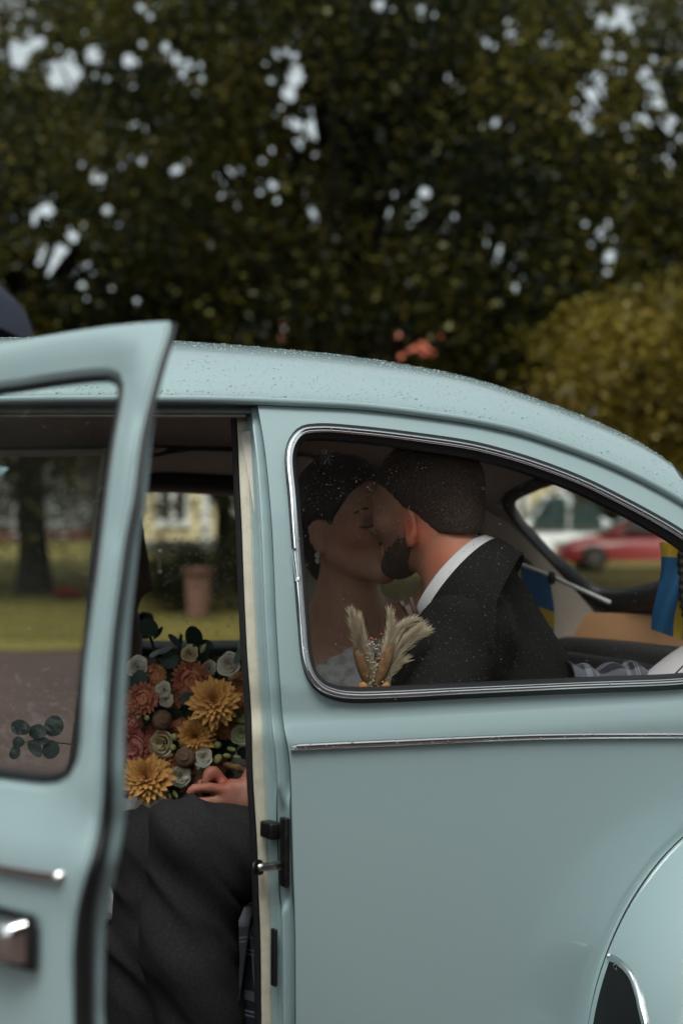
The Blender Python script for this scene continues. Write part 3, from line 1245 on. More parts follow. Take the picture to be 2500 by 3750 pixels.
PH = np.linspace(math.radians(205), math.radians(-25), 80)
UU = np.linspace(0, 1, 26) ** 1.3
g = np.array([fender_pt(PH, u) for u in UU])
lip = g[-1:] + A(0, .02, 0)
g = np.vstack([g, lip])
for far in (False, True):
    V = mir(g) if far else g
    fen = mesh('rear_fender', V.reshape(-1, 3), grid_faces(len(g), 80, False, False, far), M['paint'], car)
    bd = fender_pt(PH, .02) + A(0, -.004, 0)
    bd[:, 0] += .007 * np.cos(PH) * -1
    v, f = tube(mir(bd) if far else bd, .0052, 8)
    mesh('fender_beading', v, f, M['paint'], fen)
    for kk in (-1, 1):
        ln = bd.copy()
        ln[:, 0] += kk * .0058 * np.cos(PH)
        ln[:, 2] += kk * .0058 * np.sin(PH)
        ln[:, 1] += .0035
        v, f = tube(mir(ln) if far else ln, .0013, 5)
        mesh('seam_gap', v, f, M['rubber'], fen)
    if not far:
        gph, gu = np.meshgrid(np.linspace(math.radians(150), math.radians(205), 140), np.linspace(0, 1, 120), indexing='ij')
        gp = fender_pt(gph, gu)
        gv_ = gp - CAM
        gD = gv_ @ FW
        gpx, gpy = 1250 + FPX * (gv_ @ RT) / gD, 1875 - FPX * (gv_ @ UP) / gD
        rimt = []
        for tx, ty in spline([(2226, 3504), (2250, 3512), (2279, 3536), (2306, 3572), (2323, 3606), (2334, 3645), (2342, 3686), (2358, 3750), (2372, 3830), (2380, 3920)], 40):
            k_ = np.unravel_index(np.argmin((gpx - tx) ** 2 + (gpy - ty) ** 2), gpx.shape)
            rimt.append((gph[k_], gu[k_]))
        rimt = np.array(rimt)
        for _ in range(3):
            rimt[1:-1] = (rimt[:-2] + 2 * rimt[1:-1] + rimt[2:]) / 4
    sgd, rim = [], []
    for a, wmax in rimt:
        sgd.append([fender_pt(np.array(a), .05 + (max(wmax, .06) - .05) * s_, .0022 + .003 * math.sin(s_ * math.pi)) for s_ in np.linspace(0, 1, 14)])
        rim.append(fender_pt(np.array(a), wmax, .0045))
    sgd = np.array(sgd)
    V = mir(sgd) if far else sgd
    gd = mesh('stone_guard', V.reshape(-1, 3), grid_faces(40, 14, False, False, not far), M['guard'], fen)
    v, f = tube(mir(np.array(rim)) if far else np.array(rim), .0068, 8)
    mesh('guard_rim', v, f, M['chrome'], gd)
    pv = fender_pt(np.array(rimt[9, 0]), .10, .004)
    v, f = tube(np.array([pv, pv + A(-.001, -.004, 0)]), .0042, 10)
    mesh('guard_rivet', mir(v) if far else v, f, M['steel'], gd)


def revolve(prof, c, n=40):
    """profile (radius, y) round an axle along y"""
    a = np.linspace(0, 2 * math.pi, n, endpoint=False)
    V = np.array([[c[0] + r * math.cos(t), c[1] + y, c[2] + r * math.sin(t)] for r, y in prof for t in a])
    return V, grid_faces(len(prof), n, False, True).tolist()


for cx_, yy_ in ((1.45, .56), (-.95, .62)):
    for s_ in (-1, 1):
        c = (cx_, YC + s_ * yy_, .315)
        v, f = revolve([(.20, -.05 * s_), (.25, -.075 * s_), (.295, -.075 * s_), (.315, -.05 * s_), (.315, .05 * s_), (.295, .075 * s_), (.25, .075 * s_), (.20, .05 * s_)][::1], c)
        wl_ = mesh('wheel', v, f, M['rubber'], car)
        v, f = revolve([(.205, .05 * s_), (.19, .06 * s_), (.14, .03 * s_), (.13, .045 * s_), (.10, .065 * s_), (.0, .07 * s_)], c)
        mesh('hub_cap', v, f, M['chrome'], wl_)

# ================================================================ rocker, running boards, floor, front of the car
for s_ in (-1, 1):
    yb = YC + s_ * .60
    v, f = box((.30, YC + s_ * .615, .275), (1.46, .09, .07), None, .012)
    mesh('rocker_panel', v, f, M['paint'], car)
    v, f = box((.33, YC + s_ * .72, .24), (1.36, .16, .03), None, .01)
    mesh('running_board', v, f, M['rubber'], car)
v, f = box((.35, YC, .235), (2.5, 1.16, .03))
mesh('floor_pan', v, f, M['floor_mat'], car)
# windscreen, its pillars, the cowl and the bonnet
u = np.linspace(-1, 1, 25)
lowp = np.stack([-.47 - .10 * (1 - u ** 2), YC + .60 * u, np.full(25, .955)], 1)
topp = roof_pts(np.stack([np.full(25, -.28), np.linspace(-hp * .80, hp * .80, 25)], 1), .004)
topp = topp[np.argsort(topp[:, 1])]
V = np.array([lerp(lowp, topp, t) + A(-.02 * math.sin(math.pi * t), 0, 0) for t in np.linspace(0, 1, 12)])
ws = mesh('windscreen', V.reshape(-1, 3), grid_faces(12, 25), M['glass_door'], car)
ring = np.vstack([lowp, topp[::-1]])
v, f = tube(ring, .014, 8, closed=True)
mesh('window_rubber', v, f, M['rubber'], ws)
for s_ in (0, -1):
    P = np.array([lerp(lowp[s_], topp[s_], t) for t in np.linspace(-.05, 1.05, 10)]) + A(.03, (1 if s_ else -1) * .02, 0)
    v, f = tube(P, .034, 10)
    mesh('windscreen_pillar', v, f, M['paint'], car)
xs3 = np.linspace(-.44, -1.72, 30)
us = np.linspace(-1, 1, 31)
hz = pchip([-1.75, -1.6, -1.3, -.9, -.44], [.55, .70, .84, .93, .965])
hw = pchip([-1.75, -1.6, -1.3, -.9, -.44], [.28, .38, .47, .55, .62])
V = np.array([[[x, YC + hw(x) * t, hz(x) - .10 * abs(t) ** 3 - .10 * (abs(t) ** 8)] for t in us] for x in xs3])
mesh('bonnet', V.reshape(-1, 3), grid_faces(30, 31), M['paint'], car)
for s_ in (-1, 1):
    V = np.array([[[x, YC + s_ * (hw(x) - .004 + .02 * t), hz(x) - .19 - t * .45] for t in np.linspace(0, 1, 6)] for x in xs3])
    mesh('cowl_side', V.reshape(-1, 3), grid_faces(30, 6, False, False, s_ > 0), M['paint'], car)
    a = np.linspace(math.radians(-20), math.radians(200), 50)
    V = np.array([[[-.95 + (.43 - .09 * q ** 1.6) * math.cos(t), YC + s_ * (.50 + .24 * math.sin(q * math.pi / 2)), .33 + (.43 - .09 * q ** 1.6) * math.sin(t)] for t in a] for q in np.linspace(0, 1, 12)])
    mesh('front_fender', V.reshape(-1, 3), grid_faces(12, 50, False, False, s_ < 0), M['paint'], car)
    # the rear bodywork below the roof skirt
v, f = box((-.44, YC, .90), (.10, 1.14, .16), None, .03)
dash = mesh('dashboard', v, f, M['black_vinyl'], car)
a = np.linspace(0, 2 * math.pi, 48, endpoint=False)
wc = A(-.14, YC - .30, .86)
ax1, ax2 = A(0, 1, 0), unit(A(.45, 0, .9))
v, f = tube(np.array([wc + .19 * (math.cos(t) * ax1 + math.sin(t) * ax2) for t in a]), .010, 8, closed=True)
sw = mesh('steering_wheel', v, f, M['black_vinyl'], car)
v, f = tube(np.array([wc, wc + A(-.28, 0, -.10)]), .02, 10)
mesh('steering_column', v, f, M['black_metal'], sw)
for t in (math.radians(200), math.radians(-20)):
    v, f = tube(np.array([wc, wc + .19 * (math.cos(t) * ax1 + math.sin(t) * ax2)]), .008, 6)
    mesh('wheel_spoke', v, f, M['black_metal'], sw)

# ================================================================ interior behind the seats
# luggage bay wall below the rear window: black cover, tan panel above
yy = np.linspace(YC - .44, YC + .44, 30)
bay = np.array([[[x - .02 * (abs(y - YC) / .44) ** 3, y, z] for y in yy] for x, z in [(1.60, 1.02), (1.615, .98), (1.60, .94), (1.565, .925)]])
xb = rwl[:, 0].max()
zlow = float(zroof(RWH[-1, 0], YC)) - .035
wallp = np.array([[[lerp(RWH[-1, 0] - .020, RWH[-1, 0] - .05, t) - .12 * (abs(y - YC) / .44) ** 4, y, lerp(zlow - .012, .90, t)] for y in yy] for t in np.linspace(0, 1, 8)])
print('rear window low', RWH[-1], zlow, rw.round(3).tolist())
mesh('rear_bulkhead', wallp.reshape(-1, 3), grid_faces(8, 30), M['tan'], car)
cov = np.array([[[x - .06 * (abs(y - YC) / .40) ** 4, y, z] for y in np.linspace(YC - .42, YC + .40, 30)] for x, z in [(1.60, .93), (1.56, .955), (1.535, .950), (1.52, .93), (1.50, .80), (1.48, .45)]])
mesh('luggage_cover', cov.reshape(-1, 3), grid_faces(6, 30), M['black_vinyl'], car)


def pad(c, s, R=None, p=4.0, n=20):
    """a stuffed cushion: superellipsoid"""
    u = np.linspace(-math.pi / 2, math.pi / 2, n)
    w = np.linspace(-math.pi, math.pi, 2 * n, endpoint=False)
    e = 2 / p

    def sp(v, q):
        return np.sign(v) * np.abs(v) ** q
    Ug, Wg = np.meshgrid(u, w, indexing='ij')
    P = np.stack([sp(np.cos(Ug), e) * sp(np.cos(Wg), e), sp(np.cos(Ug), e) * sp(np.sin(Wg), e), sp(np.sin(Ug), e)], -1).reshape(-1, 3) * (np.asarray(s) / 2)
    if R is not None:
        P = P @ np.asarray(R).T
    return P + np.asarray(c, float), grid_faces(n, 2 * n, False, True).tolist()


Ry = rotax((0, 1, 0), math.radians(14))
v, f = pad((1.03, YC, .43), (.52, 1.00, .20))
bench = mesh('rear_seat', v, f, M['black_vinyl'], car)
v, f = pad((1.35, YC, .68), (.16, .88, .52), Ry)
mesh('backrest', v, f, M['black_vinyl'], bench)
# front seats: far one upright, near one folded forward
def front_seat(y, ang, x0, zb=.44):
    v, f = pad((x0 - .22, y, zb), (.50, .48, .16))
    st = mesh('front_seat', v, f, M['brown_vinyl'], car)
    R = rotax((0, 1, 0), math.radians(ang))
    b0 = A(x0, y, zb + .02)
    v, f = pad(b0 + R @ A(0, 0, .32), (.085, .46, .56), R, 3.4)
    mesh('backrest', v, f, M['brown_vinyl'], st)
    # headrest: wedge in side view
    pr = np.array([(-.045, .56), (-.055, .70), (-.035, .765), (-.005, .775), (.018, .72), (.040, .655), (.046, .628), (.028, .615), (.010, .56)])
    pr = spline(pr, 40, True)
    lay = [(-.14, .80), (-.132, .93), (-.11, 1.0), (.11, 1.0), (.132, .93), (.14, .80)]
    cpr = pr.mean(0)
    V = np.array([[b0 + R @ A(*(cpr + (p_ - cpr) * k_)[:1], yy_, (cpr + (p_ - cpr) * k_)[1]) for p_ in pr] for yy_, k_ in lay])
    Fh = grid_faces(len(lay), 40, False, True).tolist() + [list(range(40)), list(range(200, 240))[::-1]]
    mesh('headrest', V.reshape(-1, 3), Fh, M['brown_vinyl'], st)
    for q in (-.07, .07):
        v, f = tube(np.array([b0 + R @ A(-.01, q, .50), b0 + R @ A(-.01, q, .60)]), .008, 8)
        mesh('headrest_post', v, f, M['black_metal'], st)
    v, f = pad(b0 + R @ A(.042, -.10, .555), (.028, .10, .055), R, 3)
    mesh('seat_latch', v, f, M['black_vinyl'], st)
    return st


front_seat(3.02, 8, .352)
front_seat(2.36, -62, .06, .40)
# seat belt at the far pillar, running down over the bride's shoulder
b = np.array([atY(1108, 1880, 3.16), atY(1122, 1990, 3.02), atY(1140, 2080, 2.92), atY(1160, 2160, 2.84), atY(1200, 2260, 2.78)])
bs = spline(b, 24)
wv = unit(A(.9, .1, .15)) * .040
V = np.array([bs - wv, bs + wv])
V = np.vstack([V, V + A(0, .002, 0)])
mesh('seat_belt', V.reshape(-1, 3), np.vstack([grid_faces(2, 24), grid_faces(2, 24, flip=True) + 48]), M['cream'], car)

# ================================================================ rain drops
ico_v, ico_f = None, None
bm = bmesh.new()
bmesh.ops.create_icosphere(bm, subdivisions=1, radius=1)
bm.verts.index_update()
ico_v = np.array([v.co[:] for v in bm.verts])
ico_f = np.array([[v.index for v in f.verts] for f in bm.faces])
bm.free()


def drops(P, N, r, flat=.55):
    Vs, Fs = [], []
    for i, (p, n, q) in enumerate(zip(P, N, r)):
        t = unit(np.cross(n, A(.3, .2, 1)))
        b = np.cross(n, t)
        L = ico_v * q
        Vs.append(p + L[:, :1] * t * random.uniform(.8, 1.15) + L[:, 1:2] * b + L[:, 2:] * n * flat)
        Fs.append(ico_f + i * len(ico_v))
    return np.vstack(Vs), np.vstack(Fs)


# on the near quarter pane, denser towards the upper right
lo2, hi2 = gl_loop.min(0), gl_loop.max(0)
cand = rng.uniform(lo2, hi2, (9000, 2))
cand = cand[inpoly(cand, xz_i)]
den = .30 + .5 * (vnoise(np.c_[cand * 9, np.zeros(len(cand))], 3) > .1) + .3 * (vnoise(np.c_[cand[:, :1] * 160, cand[:, 1:] * 14, np.zeros(len(cand))], 5) > .35)
cand = cand[rng.random(len(cand)) < den * .62][:2300]
P = side_pts(cand, .0135)
N = side_normals(cand)
v, f = drops(P, N, rng.uniform(.00022, .00062, len(P)) * (1 + (rng.random(len(P)) > .96) * .8))
o = mesh('rain_drops', v, f, M['water'], near_pane)
o['kind'] = 'stuff'
# far window and rear window
for nm, pan in (('far', [o_ for o_ in car.children if o_.name.startswith('quarter_window')][1]),):
    cand = rng.uniform(lo2, hi2 - A(0, .16), (1500, 2))
    cand = cand[inpoly(cand, xz_fi)]
    v, f = drops(side_pts(cand, .0125, True), side_normals(cand, True), rng.uniform(.0008, .0028, len(cand)))
    o = mesh('rain_drops', v, f, M['water'], pan)
    o['kind'] = 'stuff'
# on the roof
cx2 = np.stack([rng.uniform(.0, 1.6, 9000), rng.uniform(-hp * .99, hp * .25, 9000)], 1)
cx2 = cx2[~inpoly(cx2, rw_big)]
k = vnoise(np.c_[cx2 * A(14, 30), np.zeros(len(cx2))], 9) > -.35
cx2 = cx2[k]
v, f = drops(roof_pts(cx2), roof_normals(cx2), np.exp(rng.normal(math.log(.00105), .4, len(cx2))).clip(.0005, .0028), .40)
o = mesh('rain_drops', v, f, M['drop_paint'], roof)
o['kind'] = 'stuff'
# on the bright strips
ids = rng.integers(0, NQ, 150)
P = side_pts(xz_c, -.0150)[ids] + rng.normal(0, .0022, (150, 3)) * A(1, .2, 1)
v, f = drops(P, side_normals(xz_c)[ids], rng.uniform(.0007, .0014, 150))
o = mesh('rain_drops', v, f, M['water'], near_pane)
o['kind'] = 'stuff'
ids = rng.integers(0, 66, 110)
P = bt[ids] + A(0, -.0055, 0) + rng.normal(0, .0028, (110, 3)) * A(3, .1, 1)
v, f = drops(P, np.tile(A(0, -1, 0), (110, 1)), rng.uniform(.0008, .0018, 110))
o = mesh('rain_drops', v, f, M['water'], [c for c in car.children if c.name.startswith('belt_strip')][0])
o['kind'] = 'stuff'
# ================================================================ ground
def terr(x, y):
    s = np.asarray(x, float) * math.sin(PSI) + np.asarray(y, float) * math.cos(PSI)
    t = np.clip(s - 11, 0, None)
    return .034 * (np.sqrt(t * t + 4) - 2) * (1 - .25 * sm(55, 140, s)) + .02 * np.sin(x * .31 + 1) * sm(16, 30, s)


def ground_at(px, py):
    d = ray(px, py)
    lo_, hi_ = 2.0, 90.0
    for _ in range(60):
        mid = (lo_ + hi_) / 2
        p = CAM + d * mid
        if p[2] > terr(p[0], p[1]):
            lo_ = mid
        else:
            hi_ = mid
    return CAM + d * lo_


def on_ground(px, D):
    p = atD(px, HOR, D)
    p[2] = float(terr(p[0], p[1]))
    return p


def ground_mat(name, c1, c2, c3, sc, bump):
    m = bpy.data.materials.new(name)
    m.use_nodes = True
    nt = m.node_tree
    b = nt.nodes['Principled BSDF']
    b.inputs['Roughness'].default_value = .92
    tc = nt.nodes.new('ShaderNodeTexCoord')
    n1 = nt.nodes.new('ShaderNodeTexNoise')
    n1.inputs['Scale'].default_value = sc
    n1.inputs['Detail'].default_value = 8
    n2 = nt.nodes.new('ShaderNodeTexNoise')
    n2.inputs['Scale'].default_value = sc * 30
    n2.inputs['Detail'].default_value = 6
    for n in (n1, n2):
        nt.links.new(tc.outputs['Object'], n.inputs['Vector'])
    r = nt.nodes.new('ShaderNodeValToRGB')
    r.color_ramp.elements[0].position = .38
    r.color_ramp.elements[1].position = .64
    r.color_ramp.elements[0].color = (*c1, 1)
    r.color_ramp.elements[1].color = (*c2, 1)
    nt.links.new(n1.outputs['Fac'], r.inputs['Fac'])
    mx = nt.nodes.new('ShaderNodeMixRGB')
    mx.inputs[2].default_value = (*c3, 1)
    r2 = nt.nodes.new('ShaderNodeValToRGB')
    r2.color_ramp.elements[0].position = .5
    r2.color_ramp.elements[1].position = .72
    nt.links.new(n2.outputs['Fac'], r2.inputs['Fac'])
    nt.links.new(r2.outputs['Color'], mx.inputs[0])
    nt.links.new(r.outputs['Color'], mx.inputs[1])
    nt.links.new(mx.outputs[0], b.inputs['Base Color'])
    bp = nt.nodes.new('ShaderNodeBump')
    bp.inputs['Strength'].default_value = bump
    bp.inputs['Distance'].default_value = .02
    nt.links.new(n2.outputs['Fac'], bp.inputs['Height'])
    nt.links.new(bp.outputs['Normal'], b.inputs['Normal'])
    return m


M['gravel'] = ground_mat('wet_gravel', (.070, .038, .031), (.105, .060, .049), (.05, .028, .023), 1.2, .6)
M['lawn'] = ground_mat('lawn', (.145, .118, .022), (.21, .165, .03), (.10, .085, .018), .5, .5)


def rect_mesh(u0, u1, v0, v1, nu, nv, lift, edge=None):
    """sheet laid over the terrain; u across the view, v along it"""
    uu = np.linspace(u0, u1, nu)
    vv = np.sign(np.linspace(-1, 1, nv)) * 0 + np.linspace(0, 1, nv) ** 1.8 * (v1 - v0) + v0
    Ug, Vg = np.meshgrid(uu, vv, indexing='ij')
    if edge is not None:
        Vg = np.maximum(Vg, edge(Ug))
    x = Ug * math.cos(PSI) + Vg * math.sin(PSI)
    y = -Ug * math.sin(PSI) + Vg * math.cos(PSI)
    dip = 0 if lift else .08 * sm(16.5, 18.5, Vg)
    return np.stack([x, y, terr(x, y) + lift - dip], -1).reshape(-1, 3), grid_faces(nu, nv, flip=False)


v, f = rect_mesh(-420, 420, -120, 700, 60, 260, 0)
o = mesh('ground', v, f, M['gravel'])
o['kind'] = 'structure'
v, f = rect_mesh(-120, 120, 15.0, 160, 240, 120, .006, lambda u: 15.6 + .35 * np.sin(u * .8) + .25 * np.sin(u * 2.3 + 1) - u * .04)
o = mesh('lawn', v, f, M['lawn'])
o['kind'] = 'structure'

# grass blades in the part of the lawn that shows through the windows
nb = 26000
pxs = rng.uniform(-100, 2500, nb)
Ds = 16.5 + 22 * rng.random(nb) ** 1.6
bx = np.array([on_ground(a, b_) for a, b_ in zip(pxs, Ds)])
hgt = rng.uniform(.03, .075, nb)
ang = rng.uniform(0, 2 * math.pi, nb)
wv_ = np.stack([np.cos(ang), np.sin(ang), np.zeros(nb)], 1) * .009
tip = bx + np.stack([rng.normal(0, .025, nb), rng.normal(0, .025, nb), hgt], 1)
V = np.stack([bx - wv_, bx + wv_, tip], 1).reshape(-1, 3)
M['grass'] = mat('grass_blade', (.15, .13, .024), .7, noise=(2.5, (.21, .17, .03)))
o = mesh('grass', V, np.arange(nb * 3).reshape(-1, 3), M['grass'])
tag(o, 'short yellowish green grass on the lawn beyond the gravel', 'grass', None, 'stuff')

# ================================================================ foliage
def leaf_mat(name, c1, c2, tr=.35):
    m = bpy.data.materials.new(name)
    m.use_nodes = True
    nt = m.node_tree
    nt.nodes.clear()
    out = nt.nodes.new('ShaderNodeOutputMaterial')
    tc = nt.nodes.new('ShaderNodeTexCoord')
    n = nt.nodes.new('ShaderNodeTexNoise')
    n.inputs['Scale'].default_value = .42
    n.inputs['Detail'].default_value = 4
    nt.links.new(tc.outputs['Object'], n.inputs['Vector'])
    r = nt.nodes.new('ShaderNodeValToRGB')
    r.color_ramp.elements[0].position = .62
    r.color_ramp.elements[1].position = .84
    r.color_ramp.elements[0].color = (*c1, 1)
    r.color_ramp.elements[1].color = (*c2, 1)
    at = nt.nodes.new('ShaderNodeAttribute')
    at.attribute_name = 'clump'
    mxf = nt.nodes.new('ShaderNodeMath')
    mxf.operation = 'MULTIPLY_ADD'
    mxf.inputs[1].default_value = .36
    nt.links.new(at.outputs['Fac'], mxf.inputs[0])
    nt.links.new(n.outputs['Fac'], mxf.inputs[2])
    nt.links.new(mxf.outputs[0], r.inputs['Fac'])
    d = nt.nodes.new('ShaderNodeBsdfDiffuse')
    t = nt.nodes.new('ShaderNodeBsdfTranslucent')
    g_ = nt.nodes.new('ShaderNodeBsdfGlossy')
    g_.inputs['Roughness'].default_value = .45
    g_.inputs['Color'].default_value = (.6, .6, .6, 1)
    nt.links.new(r.outputs['Color'], d.inputs['Color'])
    nt.links.new(r.outputs['Color'], t.inputs['Color'])
    a = nt.nodes.new('ShaderNodeMixShader')
    a.inputs[0].default_value = tr
    nt.links.new(d.outputs[0], a.inputs[1])
    nt.links.new(t.outputs[0], a.inputs[2])
    b = nt.nodes.new('ShaderNodeMixShader')
    b.inputs[0].default_value = .04
    nt.links.new(a.outputs[0], b.inputs[1])
    nt.links.new(g_.outputs[0], b.inputs[2])
    nt.links.new(b.outputs[0], out.inputs['Surface'])
    return m


M['leaf_dark'] = leaf_mat('leaf_dark', (.010, .020, .010), (.18, .157, .028))  # ramp from shaded to lit sprays: canopy light put into leaf colour
M['leaf_mid'] = leaf_mat('leaf_mid', (.014, .024, .010), (.27, .22, .037))  # lighter copy for the left tree, its lit sprays painted brighter
M['leaf_yellow'] = leaf_mat('leaf_yellow', (.15, .12, .018), (.34, .25, .035))
M['leaf_bush'] = leaf_mat('leaf_bush', (.02, .026, .010), (.05, .05, .014), .2)
M['bark'] = mat('bark', (.022, .018, .014), .95, noise=(14, (.045, .038, .03), .4, .7), bump=(18, .8, .03))

# gaps in the crowns: photograph pixels of the openings, read at each crown's own distance
HOLES = [(60, 200, 70), (130, 160, 45), (240, 270, 95), (340, 200, 50), (480, 220, 45), (640, 215, 36), (670, 260, 26), (740, 290, 22), (200, 950, 100), (60, 1030, 60), (270, 870, 36), (330, 980, 42), (170, 770, 45), (120, 800, 34), (300, 1040, 26),
         (345, 650, 20), (450, 610, 26), (390, 770, 24), (430, 820, 22), (650, 620, 26), (830, 645, 46), (850, 710, 26), (1050, 190, 22), (1080, 280, 52), (1060, 345, 40), (1150, 200, 30), (1165, 400, 44), (1150, 470, 55), (1090, 460, 34), (1190, 500, 40), (1080, 535, 36),
         (1000, 550, 26), (1000, 680, 28), (1145, 780, 36), (1060, 640, 24), (1300, 515, 26), (1335, 620, 28), (1370, 690, 26), (1310, 660, 24), (1360, 750, 32), (1420, 765, 34), (1395, 830, 24), (1550, 700, 36), (1560, 810, 36), (1590, 790, 34), (1640, 800, 30), (1330, 560, 20),
         (1780, 890, 26), (1820, 920, 24), (1880, 985, 28), (1890, 1055, 28), (1780, 950, 22), (1410, 415, 28), (1615, 270, 22), (1640, 280, 22), (1780, 155, 28), (1860, 120, 22), (1810, 450, 26), (2005, 165, 20), (2180, 345, 52), (2165, 400, 40), (2195, 280, 36), (2220, 200, 26), (2140, 340, 30),
         (2155, 470, 26), (2200, 80, 34), (2280, 50, 42), (2240, 90, 34), (2300, 100, 28), (2370, 310, 26), (2360, 260, 22), (2410, 380, 36), (2380, 440, 30), (2430, 480, 38), (2460, 440, 30), (2310, 460, 20), (2230, 940, 36), (2195, 855, 28), (300, 640, 20),
         (520, 590, 20), (540, 470, 24), (2500, 230, 20), (2450, 540, 24), (1400, 20, 30), (1540, 30, 26), (1290, 925, 22), (1270, 985, 20), (1390, 890, 22), (520, 25, 26), (500, 1100, 20), (1033, 1205, 12)]
r5 = np.random.default_rng(5)
H2 = []
for hx_, hy_, hr in HOLES:
    H2.append((hx_, hy_, hr * .80))
    for k in range(4):
        aa, rr_ = r5.uniform(0, 6.28), hr * r5.uniform(1.0, 2.6)
        H2.append((hx_ + rr_ * math.cos(aa), hy_ + rr_ * math.sin(aa), r5.uniform(7, 15)))
for k in range(46):
    H2.append((1455 + r5.normal(0, 95), 1266 + r5.normal(0, 19), r5.uniform(9, 19)))
HOLES = H2


def leaves(C, S_, normal_up=.55, fold=True):
    """one rhombic leaf per centre: (n*4,3) vertices"""
    n = len(C)
    nz = rng.normal(0, 1, (n, 3))
    nz[:, 2] = np.abs(nz[:, 2]) + normal_up
    nz /= np.linalg.norm(nz, axis=1)[:, None]
    t = np.cross(nz, rng.normal(0, 1, (n, 3)))
    t /= np.linalg.norm(t, axis=1)[:, None] + 1e-9
    b = np.cross(nz, t)
    L = S_[:, None]
    return np.stack([C - t * L * .55, C + b * L * .33 - nz * L * .06, C + t * L * .6 - nz * L * .12, C - b * L * .33 - nz * L * .06], 1).reshape(-1, 3), np.arange(n * 4).reshape(-1, 4)


def tree(label, base, height, crown_c, crown_r, n_clump, per, leaf, m_leaf, trunk_r, lean=(0, 0), holes=None, group=None, squash=.8, cat='tree', name='tree', seed=0, low=None):
    base = np.asarray(base, float)
    rt = thing(name, label, cat, base, group)
    top = base + A(lean[0], lean[1], height * .8)
    tp = spline([base - A(0, 0, .3), base + A(0, 0, .25), base + A(lean[0] * .2, lean[1] * .2, height * .2), base + A(lean[0] * .6 + .1, lean[1] * .6, height * .5), top], 26)
    rr = trunk_r * np.interp(np.linspace(0, 1, 26), [0, .03, .10, .3, .6, 1], [1.9, 1.55, 1.1, .95, .6, .15])
    v, f = tube(tp, rr, 12)
    ang = np.arctan2(v[:, 1] - base[1], v[:, 0] - base[0])
    parts = [(v, f)]
    r2 = np.random.default_rng(100 + seed)
    # clump centres: shell-biased points of an uneven ellipsoid
    d = r2.normal(0, 1, (n_clump, 3))
    d /= np.linalg.norm(d, axis=1)[:, None]
    rad = r2.random(n_clump) ** .45
    wob = 1 + .22 * vnoise(d * 2.3 + seed, seed)
    CC = np.asarray(crown_c) + d * rad[:, None] * wob[:, None] * A(crown_r[0], crown_r[1], crown_r[2])
    if low is not None:
        CC = CC[CC[:, 2] > low + .4 * r2.random(len(CC))]
    # limbs towards some of the clumps
    for k in r2.choice(len(CC), min(30, len(CC)), replace=False):
        c = CC[k]
        zz = np.clip((c[2] - base[2]) * r2.uniform(.35, .7), height * .18, height * .75)
        j = int(np.argmin(np.abs(tp[:, 2] - base[2] - zz)))
        a = tp[j]
        mid = lerp(a, c, .5) + A(0, 0, .25 * np.linalg.norm(c - a) * .3)
        P = spline([a, mid, c], 9)
        parts.append(tube(P, np.linspace(rr[j] * .6, .02, 9), 6))
    v, f = join(parts)
    mesh('trunk', v, f, M['bark'], rt)
    # twig-wise leaf sprays
    cl = np.repeat(np.arange(len(CC)), per)
    size = r2.uniform(.55, 1.25, len(CC)) * .16 * (crown_r[0] + crown_r[2]) ** .75
    off = r2.normal(0, 1, (len(cl), 3)) * size[cl][:, None] * A(1, 1, .5)
    droop = -.25 * (off[:, 0] ** 2 + off[:, 1] ** 2) / (size[cl] + 1e-6)
    P = CC[cl] + off
    P[:, 2] += droop * .6
    P[:, 2] = np.maximum(P[:, 2], base[2] + .05)
    if holes is not None:
        v_ = P - CAM
        Dd = v_ @ FW
        u_ = 1250 + FPX * (v_ @ RT) / Dd
        w_ = 1875 - FPX * (v_ @ UP) / Dd
        keep = np.ones(len(P), bool)
        jit = 1 + .55 * vnoise(np.stack([u_ / 26, w_ / 26, Dd * .15], 1), 11 + seed)
        for hx_, hy_, hr in holes:
            keep &= np.hypot(u_ - hx_, w_ - hy_) > hr * jit * 1.0
        P = P[keep]
        cl = cl[keep]
    V, Q = leaves(P, r2.uniform(.7, 1.3, len(P)) * leaf)
    cr_ = mesh('crown', V, Q, m_leaf, rt)
    tone = r2.random(len(CC)) ** 1.4  # random per clump
    at_ = cr_.data.attributes.new('clump', 'FLOAT', 'POINT')
    at_.data.foreach_set('value', np.repeat(tone[cl] * 1.0, 4).astype(np.float32))
    return rt


b1 = on_ground(1235, 21.5)
tree('broad dark leafy tree whose thick trunk rises behind the car roof', b1, 14, b1 + A(0, 0, 7.6), (5.2, 4.6, 5.2), 460, 330, .088, M['leaf_dark'], .36, (-.2, 0), HOLES, 'park trees behind the car', seed=1, low=b1[2] + 3.0)
b2 = on_ground(128, 25.3)
tree('leafy tree with flared slender trunk standing on the lawn', b2, 13, b2 + A(-.4, 0, 6.5), (4.9, 4.2, 5.6), 470, 300, .095, M['leaf_mid'], .23, (-.6, 0), HOLES, 'park trees behind the car', seed=2, low=b2[2] + 1.35)
b3 = on_ground(2640, 24.5)
tree('dark leafy tree towering behind the yellowish shrub', b3, 13, b3 + A(-1.1, .35, 7.6), (4.8, 4.2, 5.0), 420, 300, .095, M['leaf_dark'], .26, (.3, 0), HOLES, 'park trees behind the car', seed=3, low=b3[2] + 2.2)
b4 = on_ground(560, 64)
tree('very tall tree rising behind the long house, above its near end', b4, 30, b4 + A(0, 0, 16), (9.5, 6, 13), 420, 190, .27, M['leaf_dark'], .5, (0, 0), HOLES, 'tall trees behind the houses', seed=4, low=b4[2] + 4.6)
b5 = on_ground(1750, 66)
tree('very tall tree rising behind the long house, above its white corner', b5, 30, b5 + A(0, 0, 16), (10, 6, 13), 420, 190, .27, M['leaf_dark'], .5, (0, 0), HOLES, 'tall trees behind the houses', seed=5, low=b5[2] + 4.6)
